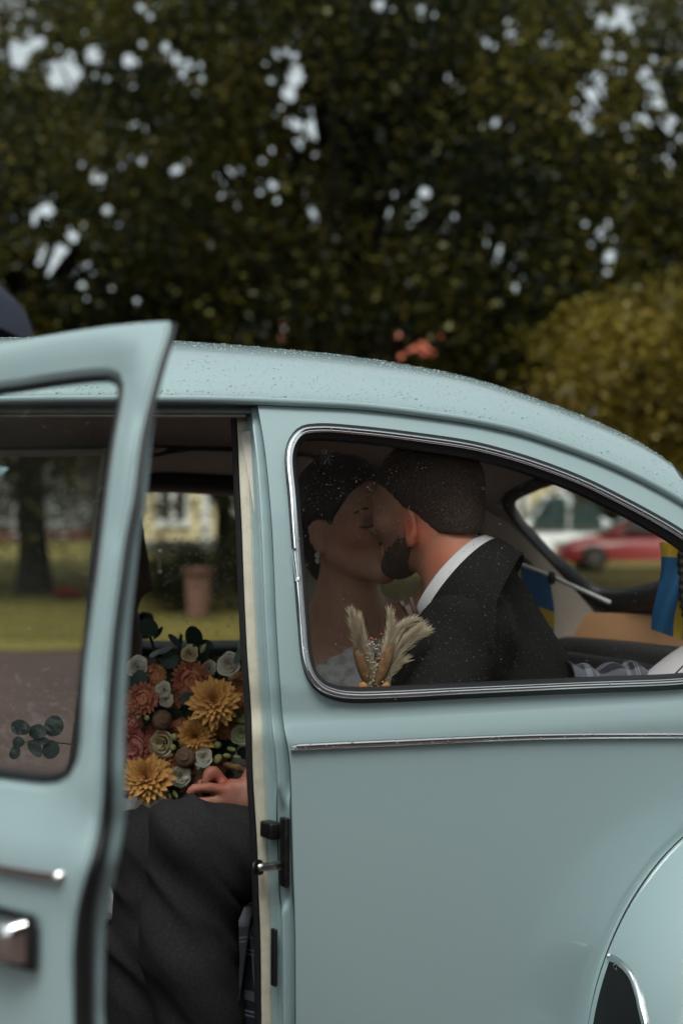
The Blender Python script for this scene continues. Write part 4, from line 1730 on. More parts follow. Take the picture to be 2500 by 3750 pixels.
b9 = on_ground(820, 29)
tree('round leafy tree half hidden behind the thick trunk, over the near end of the house', b9, 9, b9 + A(0, 0, 5.6), (3.6, 2.4, 2.6), 200, 220, .11, M['leaf_dark'], .16, (0, 0), HOLES, 'park trees behind the car', seed=12, low=b9[2] + 3.3)
b10 = on_ground(1800, 30)
tree('round leafy tree between the thick trunk and the yellowish shrub', b10, 9, b10 + A(0, 0, 5.6), (3.6, 2.4, 2.6), 200, 220, .11, M['leaf_dark'], .16, (0, 0), HOLES, 'park trees behind the car', seed=13, low=b10[2] + 3.4)
b6 = on_ground(2590, 17.0)
tree('yellowish green shrub rising beyond the sloping rear of the car', b6, 4.6, b6 - RT * .50 + A(0, 0, 3.05), (1.45, 1.3, 1.45), 150, 120, .085, M['leaf_yellow'], .07, (0, 0), None, None, cat='shrub', name='shrub', seed=6)
b7 = on_ground(-330, 33)
tree('tall tree by the low white building', b7, 14, b7 + A(0, 0, 8.2), (4.8, 4.0, 5.4), 260, 130, .19, M['leaf_dark'], .28, (0, 0), HOLES, 'park trees behind the car', seed=7, low=b7[2] + 3.5)
b8 = on_ground(2900, 52)
tree('dark tree beyond the parked red car', b8, 22, b8 + A(0, 0, 11.6), (7.5, 5.0, 9.5), 360, 150, .24, M['leaf_dark'], .28, (0, 0), HOLES, 'park trees behind the car', seed=8, low=b8[2] + 2.5)

for k, (bx_, by_) in enumerate(((-12, 7), (-17, -1))):  # two unseen trees, added so the door glass mirrors dark leaves
    bq = A(bx_, by_, 0)
    tree(['dense tree ahead of the car, beside the drive, nearer the lawn', 'dense tree ahead of the car, beside the drive, nearer the barn'][k], bq, 13, bq + A(0, 0, 6.8), (4.4, 5.2, 6.2), 260, 130, .24, M['leaf_dark'], .3, seed=20 + k, group='trees beside the drive', low=.8)

# added, unseen barn across the drive: darkens what the near side of the car mirrors
M['barn_wood'] = mat('dark_timber', (.13, .095, .075), .85, noise=(1.5, (.16, .115, .09), .35, .7))
M['barn_roof'] = mat('barn_roof', (.075, .062, .055), .9)
blocker = thing('barn', 'tall dark timber barn standing across the drive', 'barn', (7, -11, 0))
v, f = box((7, -11, 4.6), (17, 8, 9.2))
mesh('wall', v, f, M['barn_wood'], blocker, False)
V = np.array([[x, y, z] for x in (-2.1, 16.1) for y, z in ((-6.4, 9.0), (-11, 15.0), (-15.6, 9.0))])
mesh('roof', V, [[0, 3, 4, 1], [1, 4, 5, 2], [0, 1, 2], [3, 5, 4], [0, 2, 5, 3]], M['barn_roof'], blocker, False)
v, f = box((5, -6.96, 2.0), (3.6, .12, 4.0))
dd = mesh('door', v, f, M['brown_vinyl'], blocker, False)
v, f = box((6.5, -6.86, 1.9), (.06, .08, .4))
mesh('handle', v, f, M['black_metal'], dd, False)

# shrubs and the planter seen through the far window
bs1 = on_ground(655, 21.2)
tree('low dark shrub behind the terracotta planter', bs1, 1.1, bs1 + A(0, 0, .60), (.62, .5, .55), 70, 90, .05, M['leaf_bush'], .03, cat='shrub', name='shrub', seed=9)
bs2 = on_ground(915, 21.6)
tree('tall dark shrub beside the terracotta planter', bs2, 2.2, bs2 + A(0, 0, 1.15), (.42, .42, 1.2), 90, 90, .055, M['leaf_bush'], .04, cat='shrub', name='shrub', seed=10)
M['terracotta'] = mat('terracotta', (.24, .12, .085), .85, noise=(9, (.19, .105, .08), .35, .7))
pb = on_ground(726, 20.0)
prof = [(.0, 0), (.135, 0), (.15, .03), (.155, .10), (.185, .55), (.19, .62), (.215, .63), (.215, .72), (.19, .72), (.18, .66), (.0, .64)]
a = np.linspace(0, 2 * math.pi, 28, endpoint=False)
V = np.array([[pb[0] + r * math.cos(t), pb[1] + r * math.sin(t), pb[2] + z] for r, z in prof for t in a])
pot = thing('planter', 'terracotta planter standing on the lawn in front of dark shrubs', 'planter', pb)
mesh('pot', V, grid_faces(len(prof), 28, False, True, True), M['terracotta'], pot)
C = pb + A(0, 0, .85) + rng.normal(0, 1, (900, 3)) * A(.16, .16, .11)
V, Q = leaves(C, rng.uniform(.03, .06, len(C)))
mesh('plant', V, Q, M['leaf_bush'], pot)
# red flowers
M['red_flower'] = mat('red_petals', (.38, .035, .015), .7)
pf = on_ground(248, 23.8)
C = pf + A(0, 0, .13) + rng.normal(0, 1, (500, 3)) * A(.10, .09, .035)
V, Q = leaves(C, rng.uniform(.03, .05, len(C)))
fl = thing('flower_clump', 'small mound of red flowers on the lawn', 'flowers', pf)
mesh('blossoms', V, Q, M['red_flower'], fl)
C = pf + A(0, 0, .06) + rng.normal(0, 1, (300, 3)) * A(.11, .1, .03)
V, Q = leaves(C, rng.uniform(.03, .06, len(C)))
mesh('foliage', V, Q, M['leaf_bush'], fl)
# hedge closing the park
hv_ = []
n_h = 42000
uu = rng.uniform(-60, 75, n_h)
C = np.stack([uu, 84 + rng.normal(0, 1.6, n_h), np.zeros(n_h)], 1)
wx = C[:, 0] * math.cos(PSI) + C[:, 1] * math.sin(PSI)
wy = -C[:, 0] * math.sin(PSI) + C[:, 1] * math.cos(PSI)
hh = 6.5 + 2.2 * vnoise(np.stack([uu / 5, uu * 0, uu * 0], 1), 4)
C = np.stack([wx, wy, terr(wx, wy) + hh * rng.random(n_h) ** .8], 1)
V, Q = leaves(C, rng.uniform(.5, .9, n_h))
o = mesh('woodland', V, Q, M['leaf_bush'])
tag(o, 'dark distant belt of trees beyond the houses', 'woodland', None, 'stuff')

# ================================================================ houses
M['yellow_wall'] = mat('yellow_render', (.80, .68, .43), .9, noise=(1.4, (.76, .64, .40), .35, .7), bump=(40, .2, .01))
M['white_wood'] = mat('white_wood', (.82, .82, .80), .7, noise=(6, (.78, .77, .75), .35, .7))
M['red_tile'] = mat('red_tile', (.46, .115, .055), .8, noise=(3, (.36, .08, .04), .35, .7))
M['dark_pane'] = mat('dark_pane', (.01, .012, .013), .08, spec=.6)
M['red_plinth'] = mat('red_plinth', (.34, .14, .11), .85, noise=(4, (.28, .11, .09)))
M['stone_base'] = mat('stone_base', (.28, .27, .25), .9, noise=(5, (.22, .21, .2)))
M['slate'] = mat('slate_roof', (.06, .06, .065), .8)


def house(name, label, px0, px1, D, depth, eave, ridge, wall, plinth, roof_m, wins, trim_px, base_dz=0.0, ph=.45):
    a_, b_ = on_ground(px0, D), on_ground(px1, D)
    z0 = min(a_[2], b_[2]) + base_dz
    a_[2] = b_[2] = z0
    R = np.stack([unit(b_ - a_), unit(np.cross(A(0, 0, 1), unit(b_ - a_))), A(0, 0, 1)], 1)
    L = np.linalg.norm(b_ - a_)
    hs_ = thing(name, label, 'house', (a_ + b_) / 2)

    def bx(l0, l1, d0, d1, zz0, zz1):
        c = a_ + R @ A((l0 + l1) / 2, (d0 + d1) / 2, (zz0 + zz1) / 2)
        return box(c, (l1 - l0, d1 - d0, zz1 - zz0), R)
    W_ = []
    holes_ = []
    for (p0, p1, y0, y1) in wins:
        k = D / FPX
        l0 = (p0 - px0) / (px1 - px0) * L
        l1 = (p1 - px0) / (px1 - px0) * L
        zt = CAM[2] + (HOR - y0) * k - z0
        zb_ = CAM[2] + (HOR - y1) * k - z0
        holes_.append((l0, l1, zb_, zt))
    # wall with real openings
    rects = [np.array([[l0, q0], [l1, q0], [l1, q1], [l0, q1]]) for l0, l1, q0, q1 in holes_]
    o2, t2 = cdt_panel(np.array([[0, ph], [L, ph], [L, eave], [0, eave]]), rects, 1.2)
    V = np.array([a_ + R @ A(p[0], 0, p[1]) for p in o2])
    wall_o = mesh('wall', V, t2, wall, hs_, False)
    v, f = bx(0, L, .4, depth, ph, eave)
    mesh('rear_wall', v, f, wall, hs_, False)
    v, f = bx(-.06, L + .06, -.06, depth, -1.5, ph)
    mesh('plinth', v, f, plinth, hs_, False)
    for l0, l1, q0, q1 in holes_:
        fw_ = .10
        m_ = (l0 + l1) / 2
        v, f = join([bx(l0 - fw_, l0 + .04, -.05, .12, q0 - fw_, q1 + fw_), bx(l1 - .04, l1 + fw_, -.05, .12, q0 - fw_, q1 + fw_), bx(l0 + .04, l1 - .04, -.045, .12, q1 - .04, q1 + fw_),
                     bx(l0 + .04, l1 - .04, -.045, .12, q0 - fw_, q0 + .05), bx(m_ - .10, m_ + .10, -.03, .12, q0 + .05, q1 - .04)])
        wn_ = mesh('window', v, f, M['white_wood'], hs_, False)
        v, f = bx(l0, l1, .13, .16, q0, q1)
        mesh('pane', v, f, M['dark_pane'], wn_, False)
        v, f = bx(l0 - .18, l1 + .18, -.12, -.052, q0 - fw_ - .10, q0 - fw_)
        mesh('sill', v, f, M['white_wood'], wn_, False)
        for t in (.36, .68):
            for e0, e1 in ((l0 + .045, m_ - .10), (m_ + .10, l1 - .045)):
                v, f = bx(e0, e1, .09, .128, q0 + (q1 - q0) * t - .025, q0 + (q1 - q0) * t + .025)
                mesh('glazing_bar', v, f, M['white_wood'], wn_, False)
    for p0, p1 in trim_px:
        l0 = (p0 - px0) / (px1 - px0) * L
        l1 = (p1 - px0) / (px1 - px0) * L
        v, f = bx(l0, l1, -.09, -.002, ph, eave)
        mesh('corner_board', v, f, M['white_wood'], hs_, False)
    ov = .5
    pr = [a_ + R @ A(l, d_, z) for l in (-ov, L + ov) for d_, z in ((-ov, eave - .1), (depth / 2, ridge), (depth + ov, eave - .1))]
    lowr = [p - A(0, 0, .18) for p in pr]
    V = np.array(pr + lowr)
    rf = mesh('roof', V, [[0, 3, 4, 1], [1, 4, 5, 2], [6, 7, 10, 9], [7, 8, 11, 10], [0, 6, 9, 3], [2, 5, 11, 8], [0, 1, 7, 6], [1, 2, 8, 7], [3, 9, 10, 4], [4, 10, 11, 5]], roof_m, hs_, False)
    v, f = bx(L * .3, L * .3 + .9, depth / 2 - .4, depth / 2 + .4, ridge - .6, ridge + 1.1)
    mesh('chimney', v, f, M['red_plinth'], rf, False)
    for l in (0.0, L):
        V = np.array([a_ + R @ A(l, .4, eave), a_ + R @ A(l, depth, eave), a_ + R @ A(l, depth / 2, ridge - .2)])
        mesh('gable', V, [[0, 1, 2]], wall, hs_, False)
    return hs_


house('house', 'long pale yellow house with white window frames and red tiled roof', 430, 2062, 47.5, 8, 5.1, 8.0, M['yellow_wall'], M['stone_base'], M['red_tile'],
      [(583, 682, 1690, 1908), (862, 960, 1690, 1908), (1120, 1218, 1690, 1908), (1420, 1518, 1690, 1908), (1640, 1738, 1690, 1908), (1858, 1925, 1690, 1908)], [(430, 462), (738, 772), (1300, 1334), (1780, 1835), (2025, 2064)])
M['grey_white'] = mat('greyed_white', (.50, .48, .48), .85, noise=(3, (.42, .40, .41)))
house('house', 'low white building with brick red base beyond the lawn', -420, 330, 66, 8, 4.2, 7.0, M['grey_white'], M['red_plinth'], M['slate'],
      [(-150, -90, 1850, 1945), (55, 110, 1850, 1945), (205, 235, 1850, 1950)], [], ph=.55)

# ================================================================ parked cars behind the rear window
def side_car(label, px_c, D, paint, L=4.2, H=1.45, flip=False):
    """small saloon in side view: body profile with rounded section, glass house, wheels"""
    c = on_ground(px_c, D)
    s_ = -1 if flip else 1
    fwd = -RT * s_
    sidev = np.cross(A(0, 0, 1), fwd)
    rt = thing('parked_car', label, 'car', c, 'cars parked beyond the lawn')

    def P(l, w, z):
        return c + fwd * l + sidev * w + A(0, 0, z)
    xs_ = np.linspace(-L / 2, L / 2, 40)
    belt = np.interp(xs_, [-L / 2, -L / 2 + .1, -.9, .5, 1.2, L / 2 - .12, L / 2], [.72, .90, .95, .93, .86, .70, .52])
    wid = .84 * np.interp(xs_, [-L / 2, -L / 2 + .35, .9, L / 2 - .3, L / 2], [.82, .98, 1, .95, .75])
    sec = np.linspace(-1, 1, 17)
    V = np.array([[P(x, w_ * (1 - .10 * abs(t) ** 3) * t if False else w_ * t, .25 + (b_ - .25) * (1 - abs(t) ** 5)) for t in sec] for x, w_, b_ in zip(xs_, wid, belt)])
    Fq = grid_faces(40, 17).tolist()
    Fq += [list(range(17)), [39 * 17 + k for k in range(17)][::-1]]
    mesh('body', V.reshape(-1, 3), Fq, paint, rt)
    xr = np.linspace(-L / 2 + .15, .95, 26)
    top = np.interp(xr, [-L / 2 + .15, -1.35, -.6, .1, .95], [.92, 1.32, H, H - .02, .92])
    top = np.convolve(np.r_[top[0], top, top[-1]], [.25, .5, .25], 'valid')
    V = np.array([[P(x, .62 * t * (1 + .12 * (1 - (z_ - .9) / .6)), .90 + (z_ - .90) * (1 - abs(t) ** 6)) for t in sec] for x, z_ in zip(xr, top)])
    rf = mesh('cabin', V.reshape(-1, 3), grid_faces(26, 17), paint, rt)
    for s2 in (-1, 1):
        for x0, x1, x2, x3 in ((-1.45, -.50, -.55, -1.15), (-.40, .70, .12, -.42)):
            V = np.array([P(x0, s2 * .705, .96), P(x1, s2 * .705, .96), P(x2, s2 * .64, H - .13), P(x3, s2 * .64, H - .13)])
            mesh('side_window', V, [[0, 1, 2, 3]], M['car_glass'], rt, False)
        for wx_ in (-1.25, 1.28):
            cw = P(wx_, s2 * .80, .31)
            a = np.linspace(0, 2 * math.pi, 24, endpoint=False)
            ring = np.array([[cw + (fwd * math.cos(t) + A(0, 0, 1) * math.sin(t)) * r + sidev * s2 * w_ for t in a] for r, w_ in ((.18, .05), (.29, .05), (.31, .02), (.31, -.12), (.2, -.12))])
            wh = mesh('wheel', ring.reshape(-1, 3), grid_faces(5, 24, False, True), M['rubber'], rt)
            V = np.array([[cw + (fwd * math.cos(t) + A(0, 0, 1) * math.sin(t)) * r + sidev * s2 * .056 for t in a] for r in (.19, .01)])
            mesh('rim', V.reshape(-1, 3), grid_faces(2, 24, False, True), M['steel'], wh)
        v, f = pad(P(L / 2 - .14, s2 * .60, .66), (.12, .22, .12))
        mesh('headlight', v, f, M['chrome'], rt)
    V = np.array([P(.93, -.60, .95), P(.93, .60, .95), P(.16, .52, H - .08), P(.16, -.52, H - .08)]) + fwd * .03 + A(0, 0, .02)
    mesh('windscreen', V, [[0, 1, 2, 3]], M['car_glass'], rt, False)
    return rt


M['car_glass'] = mat('car_glass', (.05, .08, .08), .05, spec=.8)
M['red_paint'] = mat('red_paint', (.50, .03, .035), .25, coat=.6)
M['white_paint'] = mat('white_paint', (.72, .74, .74), .3, coat=.5)
side_car('small red hatchback parked on the grass seen through the rear window', 2345, 35.0, M['red_paint'])
side_car('white car parked behind the small red hatchback', 2010, 41.0, M['white_paint'], 4.5, 1.95)
# ================================================================ people
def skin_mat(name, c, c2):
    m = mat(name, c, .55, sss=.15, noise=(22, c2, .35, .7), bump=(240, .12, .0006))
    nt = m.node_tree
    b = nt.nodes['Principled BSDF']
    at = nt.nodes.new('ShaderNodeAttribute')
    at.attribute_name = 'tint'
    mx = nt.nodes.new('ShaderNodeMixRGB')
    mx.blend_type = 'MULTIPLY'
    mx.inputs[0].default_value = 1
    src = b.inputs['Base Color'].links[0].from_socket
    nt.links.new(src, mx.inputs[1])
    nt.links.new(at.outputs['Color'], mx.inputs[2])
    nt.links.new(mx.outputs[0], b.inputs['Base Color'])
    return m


M['skin_a'] = skin_mat('skin_groom', (.62, .33, .23), (.55, .28, .195))
M['skin_b'] = skin_mat('skin_bride', (.64, .36, .26), (.57, .31, .22))
M['hair_dark'] = mat('hair_dark', (.014, .010, .008), .5, noise=(170, (.028, .019, .014), .4, .7), bump=(420, .6, .002))
M['hair_short'] = mat('hair_cropped', (.040, .026, .020), .85, noise=(420, (.115, .072, .053), .42, .72), bump=(600, .6, .0015))
M['beard'] = mat('beard', (.065, .040, .030), .85, noise=(420, (.20, .115, .082), .42, .70), bump=(600, .6, .0015))
M['suit'] = mat('charcoal_wool', (.0085, .009, .0095), .88, noise=(300, (.015, .0155, .016), .4, .7), spec=.2, bump=(500, .25, .0008))
M['trouser'] = mat('dark_trouser', (.016, .016, .0165), .88, noise=(260, (.026, .0255, .026), .4, .7), spec=.2, bump=(500, .25, .0008))
M['shirt'] = mat('white_shirt', (.66, .66, .70), .8, bump=(700, .2, .0004))
M['lace'] = mat('white_lace', (.86, .84, .84), .85, noise=(55, (.60, .57, .57), .45, .62), bump=(70, .8, .004))
M['wood_tie'] = mat('wooden_tie', (.085, .040, .028), .5, noise=(40, (.05, .024, .018)))
M['pearl'] = mat('pearl', (.75, .70, .65), .2, spec=.7)
M['gold'] = mat('ring_metal', (.75, .72, .66), .15, metal=1)
M['navy'] = mat('navy_cloth', (.016, .020, .040), .75, noise=(80, (.022, .027, .05)), bump=(300, .2, .001))


def frame(yaw_dir, pitch=0.0, roll=0.0):
    """columns forward, left, up"""
    Fv = unit(yaw_dir)
    L = np.cross(A(0, 0, 1), Fv)
    R = np.stack([Fv, unit(L), A(0, 0, 1)], 1)
    R = rotax(R[:, 1], pitch) @ R
    R = rotax(R[:, 0], roll) @ R
    return R


def add_head(s, c, R, fem=False, ear_u=-.012):
    def g(f, l, u):
        return c + R @ A(f, l, u)
    w = .94 if fem else 1.0
    s.ell(g(-.012, 0, .035), (.099, .077 * w, .086), R, .02)
    s.ell(g(.030, 0, -.025), (.066, .060 * w, .082), R, .03)
    for q in (-1, 1):
        s.cone(g(-.005, q * .052 * w, -.052), g(.070, q * .012, -.098), .020, .019, .028)
        s.ell(g(.060, q * .040 * w, -.022), (.026, .022, .020), R, .02)
    s.ell(g(.080, 0, -.100), (.020, .022 if fem else .026, .017), R, .015)
    s.cone(g(.082, -.034, .022), g(.082, .034, .022), .010, .010, .014)
    for q in (-1, 1):
        s.ell(g(.106, q * .033, .000), (.020, .021, .014), R, .012, 's')
    for q in (-1, 1):
        s.ell(g(.076, q * .032, -.001), (.016, .017, .012), R, .006)
    s.cone(g(.090, 0, .006), g(.115, 0, -.036), .007, .010, .010)
    for q in (-1, 1):
        s.ell(g(.100, q * .012, -.040), (.011, .009, .008), R, .006)
    s.cone(g(.094, -.017, -.066), g(.094, .017, -.066), .005, .005, .006)
    s.cone(g(.099, -.006, -.064), g(.099, .006, -.064), .005, .005, .006)
    s.cone(g(.093, -.014, -.076), g(.093, .014, -.076), .0065, .0065, .006)
    for q in (-1, 1):
        Re = rotax(R[:, 2], -q * .38) @ R
        e = g(-.012, q * .081 * w, ear_u)
        s.ell(e, (.019, .0075, .032), Re, .006)
        s.ell(e + R @ A(.002, q * .0065, .004), (.010, .0055, .018), Re, .004, 's')
        s.ell(e + R @ A(.004, q * .000, -.027), (.010, .006, .011), Re, .006)
    s.cone(g(-.025, 0, -.05), g(-.045, 0, -.17), .054 * w, .056 * w, .03)


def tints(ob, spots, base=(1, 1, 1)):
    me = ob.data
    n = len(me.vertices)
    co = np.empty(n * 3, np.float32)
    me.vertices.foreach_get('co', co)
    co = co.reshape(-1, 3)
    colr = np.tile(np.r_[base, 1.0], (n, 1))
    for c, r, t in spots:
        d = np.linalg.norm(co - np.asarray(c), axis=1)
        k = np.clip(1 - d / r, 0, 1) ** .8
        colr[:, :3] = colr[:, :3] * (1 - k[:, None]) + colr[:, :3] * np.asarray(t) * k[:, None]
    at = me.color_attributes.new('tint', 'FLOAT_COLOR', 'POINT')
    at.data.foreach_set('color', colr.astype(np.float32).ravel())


def vnormals(V, Q):
    n = np.zeros_like(V)
    fn = np.cross(V[Q[:, 2]] - V[Q[:, 0]], V[Q[:, 3]] - V[Q[:, 1]])
    for k in range(4):
        np.add.at(n, Q[:, k], fn)
    return n / (np.linalg.norm(n, axis=1)[:, None] + 1e-12)


def biggest(V, Q):
    lab = np.arange(len(V))
    while True:
        m = lab[Q].min(1)
        new = lab.copy()
        for k in range(4):
            np.minimum.at(new, Q[:, k], m)
        new = new[new]
        if (new == lab).all():
            break
        lab = new
    ids, cnt = np.unique(lab, return_counts=True)
    keep = lab == ids[np.argmax(cnt)]
    mp = np.cumsum(keep) - 1
    return V[keep], mp[Q[keep[Q[:, 0]]]]


# ---------------------------------------------------------------- groom
hc = atY(1562, 1852, 2.36)
vw = unit((hc - CAM) * A(1, 1, 0))
lv = np.cross(A(0, 0, 1), vw)
HR = frame(vw * math.cos(math.radians(58)) + lv * math.sin(math.radians(58)), math.radians(5), math.radians(-4))
BF, BL = unit(A(-.84, .54, 0)), unit(A(-.54, -.84, 0))
BR = np.stack([BF, BL, A(0, 0, 1)], 1)
ch = atY(1728, 2355, 2.42)
nb = atY(1672, 2130, 2.385)
lsh = ch + BL * .160 - BF * .015 + A(0, 0, .026)
rsh = ch - BL * .145 + A(0, 0, .000)
pel = A(.93, 2.35, .60)
elb = A(.79, 2.19, .80)
wri = atY(985, 2935, 2.335)
groom = thing('person', 'man in dark charcoal suit and white collar leaning to kiss inside the car', 'person', (1.0, 2.36, .5))
s = Sdf((.40, 1.98, .45), (1.32, 2.86, 1.40), .0058)
add_head(s, hc, HR, False, -.034)
s.cone(hc + HR @ A(-.050, 0, -.10), nb - A(.012, 0, 0), .052, .046, .02)
s.ell(ch, (.092, .150, .13), BR, .04)
s.cone(ch, pel, .125, .13, .06)
s.cone(nb - A(0, 0, .04), ch + A(0, 0, .0), .045, .09, .03)
for shd, q in ((lsh, 1), (rsh, -1)):
    s.cone(nb - A(0, 0, .075), lerp(nb - A(0, 0, .08), shd, .85) - A(0, 0, .02), .033, .034, .03)
s.chain([lsh - A(0, 0, .01), elb, wri], [.048, .042, .029], .03)
s.chain([rsh - A(.03, 0, .03), A(.90, 2.74, .86), A(.74, 2.80, .84)], [.034, .034, .03], .03)
# left hand on the thigh, fingers towards the front of the car
hy = 2.375


def hp_(px, py, dy=0.0):
    return atY(px, py, hy + dy)


s.ell(hp_(868, 2924, .005), (.040, .018, .026), np.stack([unit(hp_(790, 2915) - hp_(930, 2930)), A(0, 1, 0), A(0, 0, 1)], 1), .02)
s.cone(wri, hp_(905, 2926), .027, .026, .02)
s.cone(hp_(905, 2926), hp_(828, 2914), .024, .019, .02)
for pts, r in [([(822, 2894), (765, 2884), (712, 2888), (698, 2900)], (.0100, .0090, .0085, .0080)),
               ([(822, 2940), (765, 2936), (702, 2938), (688, 2950)], (.0098, .0088, .0082, .0078))]:
    s.chain([hp_(*p, -.010) for p in pts], r, .0035)
s.chain([hp_(820, 2868, .02), hp_(782, 2826, .02), hp_(766, 2832, .018), hp_(752, 2866, .015)], (.0105, .0098, .009, .0085), .006)
s.chain([hp_(835, 2880, .035), hp_(780, 2862, .04), hp_(735, 2872, .035)], (.010, .009, .0085), .006)
s.chain([hp_(930, 2838, .0), hp_(912, 2880, -.012), hp_(875, 2886, -.014), hp_(846, 2868, -.006)], (.013, .0125, .011, .0088), .008)
s.cone(hp_(930, 2838, .0), wri, .015, .02, .02)
V, Q = s.mesh(1)
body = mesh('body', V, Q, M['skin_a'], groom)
earL = hc + HR @ A(-.012, .083, -.034)
tints(body, [(hp_(800, 2900), .20, (.42, .33, .33)), (earL, .045, (1.2, .5, .42)), (hc + HR @ A(-.05, .05, -.09), .08, (1.15, .72, .62)), (hp_(790, 2850), .05, (1.05, .72, .7)), (hp_(700, 2900), .03, (1.05, .65, .65)), (hp_(850, 2870), .03, (1.05, .7, .66)),  # first spot darkens the hand: dim cabin light put into the skin colour
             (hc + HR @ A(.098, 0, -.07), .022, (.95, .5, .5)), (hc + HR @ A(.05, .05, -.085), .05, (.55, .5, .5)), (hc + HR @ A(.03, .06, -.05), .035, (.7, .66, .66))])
# cropped hair, clipped along the hairline
s = Sdf(hc - .17, hc + .17, .0042)
s.ell(hc + HR @ A(-.012, 0, .035), (.1015, .0795, .0885), HR, 0)
s.ell(hc + HR @ A(-.046, 0, -.030), (.0595, .0555, .064), HR, .03)
P = s.pts() - hc
f_, l_, u_ = P @ HR[:, 0], P @ HR[:, 1], P @ HR[:, 2]
cut = (u_ * .84 - f_ * .55) - (-.004 + .012 * np.sin(f_ * 40)) - .022 * sm(.03, .07, np.abs(l_)) * sm(-.03, .03, f_) * -1 * 0
side = -(u_ + .088 - .55 * np.clip(-f_ - .055, 0, None) + .006 * np.sin(l_ * 70))
s.F = np.maximum(s.F, -np.minimum(cut / 1.0, 1.0)).astype(np.float32)
s.F = np.maximum(s.F, side.astype(np.float32))
# keep the ears free
for q in (-1, 1):
    s.ell(hc + HR @ A(-.006, q * .085, -.040), (.026, .03, .038), HR, .004, 's')
V, Q = s.mesh(1)
V = V + vnormals(V, Q) * (vnoise(V * 260, 2) * .0007)[:, None]
mesh('hair', V, Q, M['hair_short'], groom)
# beard
s = Sdf(hc - .17, hc + .17, .0042)


def hg(f, l, u):
    return hc + HR @ A(f, l, u)


s.ell(hg(.030, 0, -.025), (.0675, .0618, .0835), HR, .0)
for q in (-1, 1):
    s.cone(hg(-.003, q * .053, -.052), hg(.070, q * .013, -.099), .0218, .0210, .028)
s.ell(hg(.080, 0, -.101), (.0215, .028, .0185), HR, .015)
s.cone(hg(.094, -.020, -.056), hg(.094, .020, -.056), .0060, .0060, .008)
P = s.pts() - hc
f_, l_, u_ = P @ HR[:, 0], P @ HR[:, 1], P @ HR[:, 2]
line = -.048 - .022 * sm(.02, .07, f_) + .020 * sm(.01, -.01, f_) + .016 * sm(.085, .095, f_) + .005 * vnoise(P.reshape(-1, 3) * 90, 6).reshape(f_.shape)
s.F = np.maximum(s.F, (u_ - line).astype(np.float32))
s.F = np.maximum(s.F, (-.014 - f_).astype(np.float32))
s.cone(hg(.100, -.013, -.071), hg(.100, .013, -.071), .010, .010, .004, 's')
V, Q = s.mesh(1)
V = V + vnormals(V, Q) * (vnoise(V * 240, 4) * .0010)[:, None]
mesh('beard', V, Q, M['beard'], groom)
# shirt collar: a band round the neck, low in front and high behind; the jacket collar lies below it
F0, B0, N0 = atY(1524, 2222, 2.305), atY(1776, 2018, 2.380), atY(1622, 2078, 2.268)
cC = (F0 + B0) / 2
e1 = (B0 - F0) / 2
e2 = N0 - cC
e2 = e2 - e1 * (e2 @ e1) / (e1 @ e1)
e2 = unit(e2) * .093
cn = unit(np.cross(e1, e2))
if cn[2] < 0:
    cn = -cn
ph_ = np.linspace(0, 2 * math.pi, 72, endpoint=False)


def cring(k, dn, phs=ph_, k1=None):
    return cC - cn * dn + np.outer(np.cos(phs), e1) * (k1 or k) + np.outer(np.sin(phs), e2) * k


# jacket
s = Sdf((.55, 1.98, .45), (1.36, 2.90, 1.22), .0068)
s.ell(ch + BF * -.006, (.116, .178, .160), BR, .05)
s.cone(ch - A(0, 0, .05), pel + A(0, 0, .04), .142, .155, .06)
s.ell(ch + A(.075, .0, -.13), (.13, .17, .15), BR, .06)
for shd in (lsh, rsh):
    s.cone(nb - A(0, 0, .055) - BF * .02, shd + A(0, 0, .008), .056, .072, .04)
s.chain([lsh + A(0, 0, .004), elb, lerp(elb, wri, .80)], [.076, .060, .047], .035)
s.chain([rsh, A(.90, 2.74, .86), A(.76, 2.80, .84)], [.074, .06, .046], .035)
# stand of the collar and room for the neck
s.cone(nb - A(0, 0, .03) - BF * .025, nb + A(.012, 0, .004) - BF * .03, .076, .068, .02)
s.cone(nb + unit(hc + HR @ A(-.045, 0, -.12) - nb) * .014, hc, .062, .075, .006, 's')
# funnel so that the jacket stays below the collar band
P = s.pts() - cC
hN = P @ cn
rN = np.sqrt(np.maximum((P * P).sum(-1) - hN ** 2, 0))
fun = hN + .030 - .62 * np.clip(rN - .088, 0, None)
fun = np.where(rN < .26, fun, -1)
s.F = np.maximum(s.F, (fun * .8).astype(np.float32))
# opening of the front
s.cone(nb + BF * .075 + A(0, 0, .02), ch + BF * .17 - A(0, 0, .10), .05, .012, .01, 's')
V, Q = s.mesh(1)
n_ = vnormals(V, Q)
fold = .0050 * vnoise(np.stack([(V[:, 0] + V[:, 2]) * 20, V[:, 1] * 6, (V[:, 2] - V[:, 0]) * 7], 1), 21) + .0022 * vnoise(V * A(34, 20, 30), 22)
V = V + n_ * fold[:, None]
jk = mesh('jacket', V, Q, M['suit'], groom)
V = np.array([cring(.90, .020), cring(.93, .003), cring(.97, -.001), cring(1.02, .002), cring(1.07, .022), cring(1.10, .034)])
mesh('shirt_collar', V.reshape(-1, 3), grid_faces(6, 72, False, True), M['shirt'], groom)
phl = np.linspace(math.radians(-50), math.radians(158), 60)
w_ = np.interp(phl, [math.radians(-50), math.radians(-20), math.radians(60), math.radians(120), math.radians(158)], [.012, .016, .028, .060, .11])
V = np.array([cring(1.00, .032, phl), cring(1.09, .022, phl), cring(1.13, .026, phl, 1.09), cring(1.17, .040, phl, 1.11) - np.outer(w_ * .4, cn), cring(1.20, .046, phl, 1.13) - np.outer(w_, cn), cring(1.16, .050, phl, 1.09) - np.outer(w_ * 1.03, cn)])
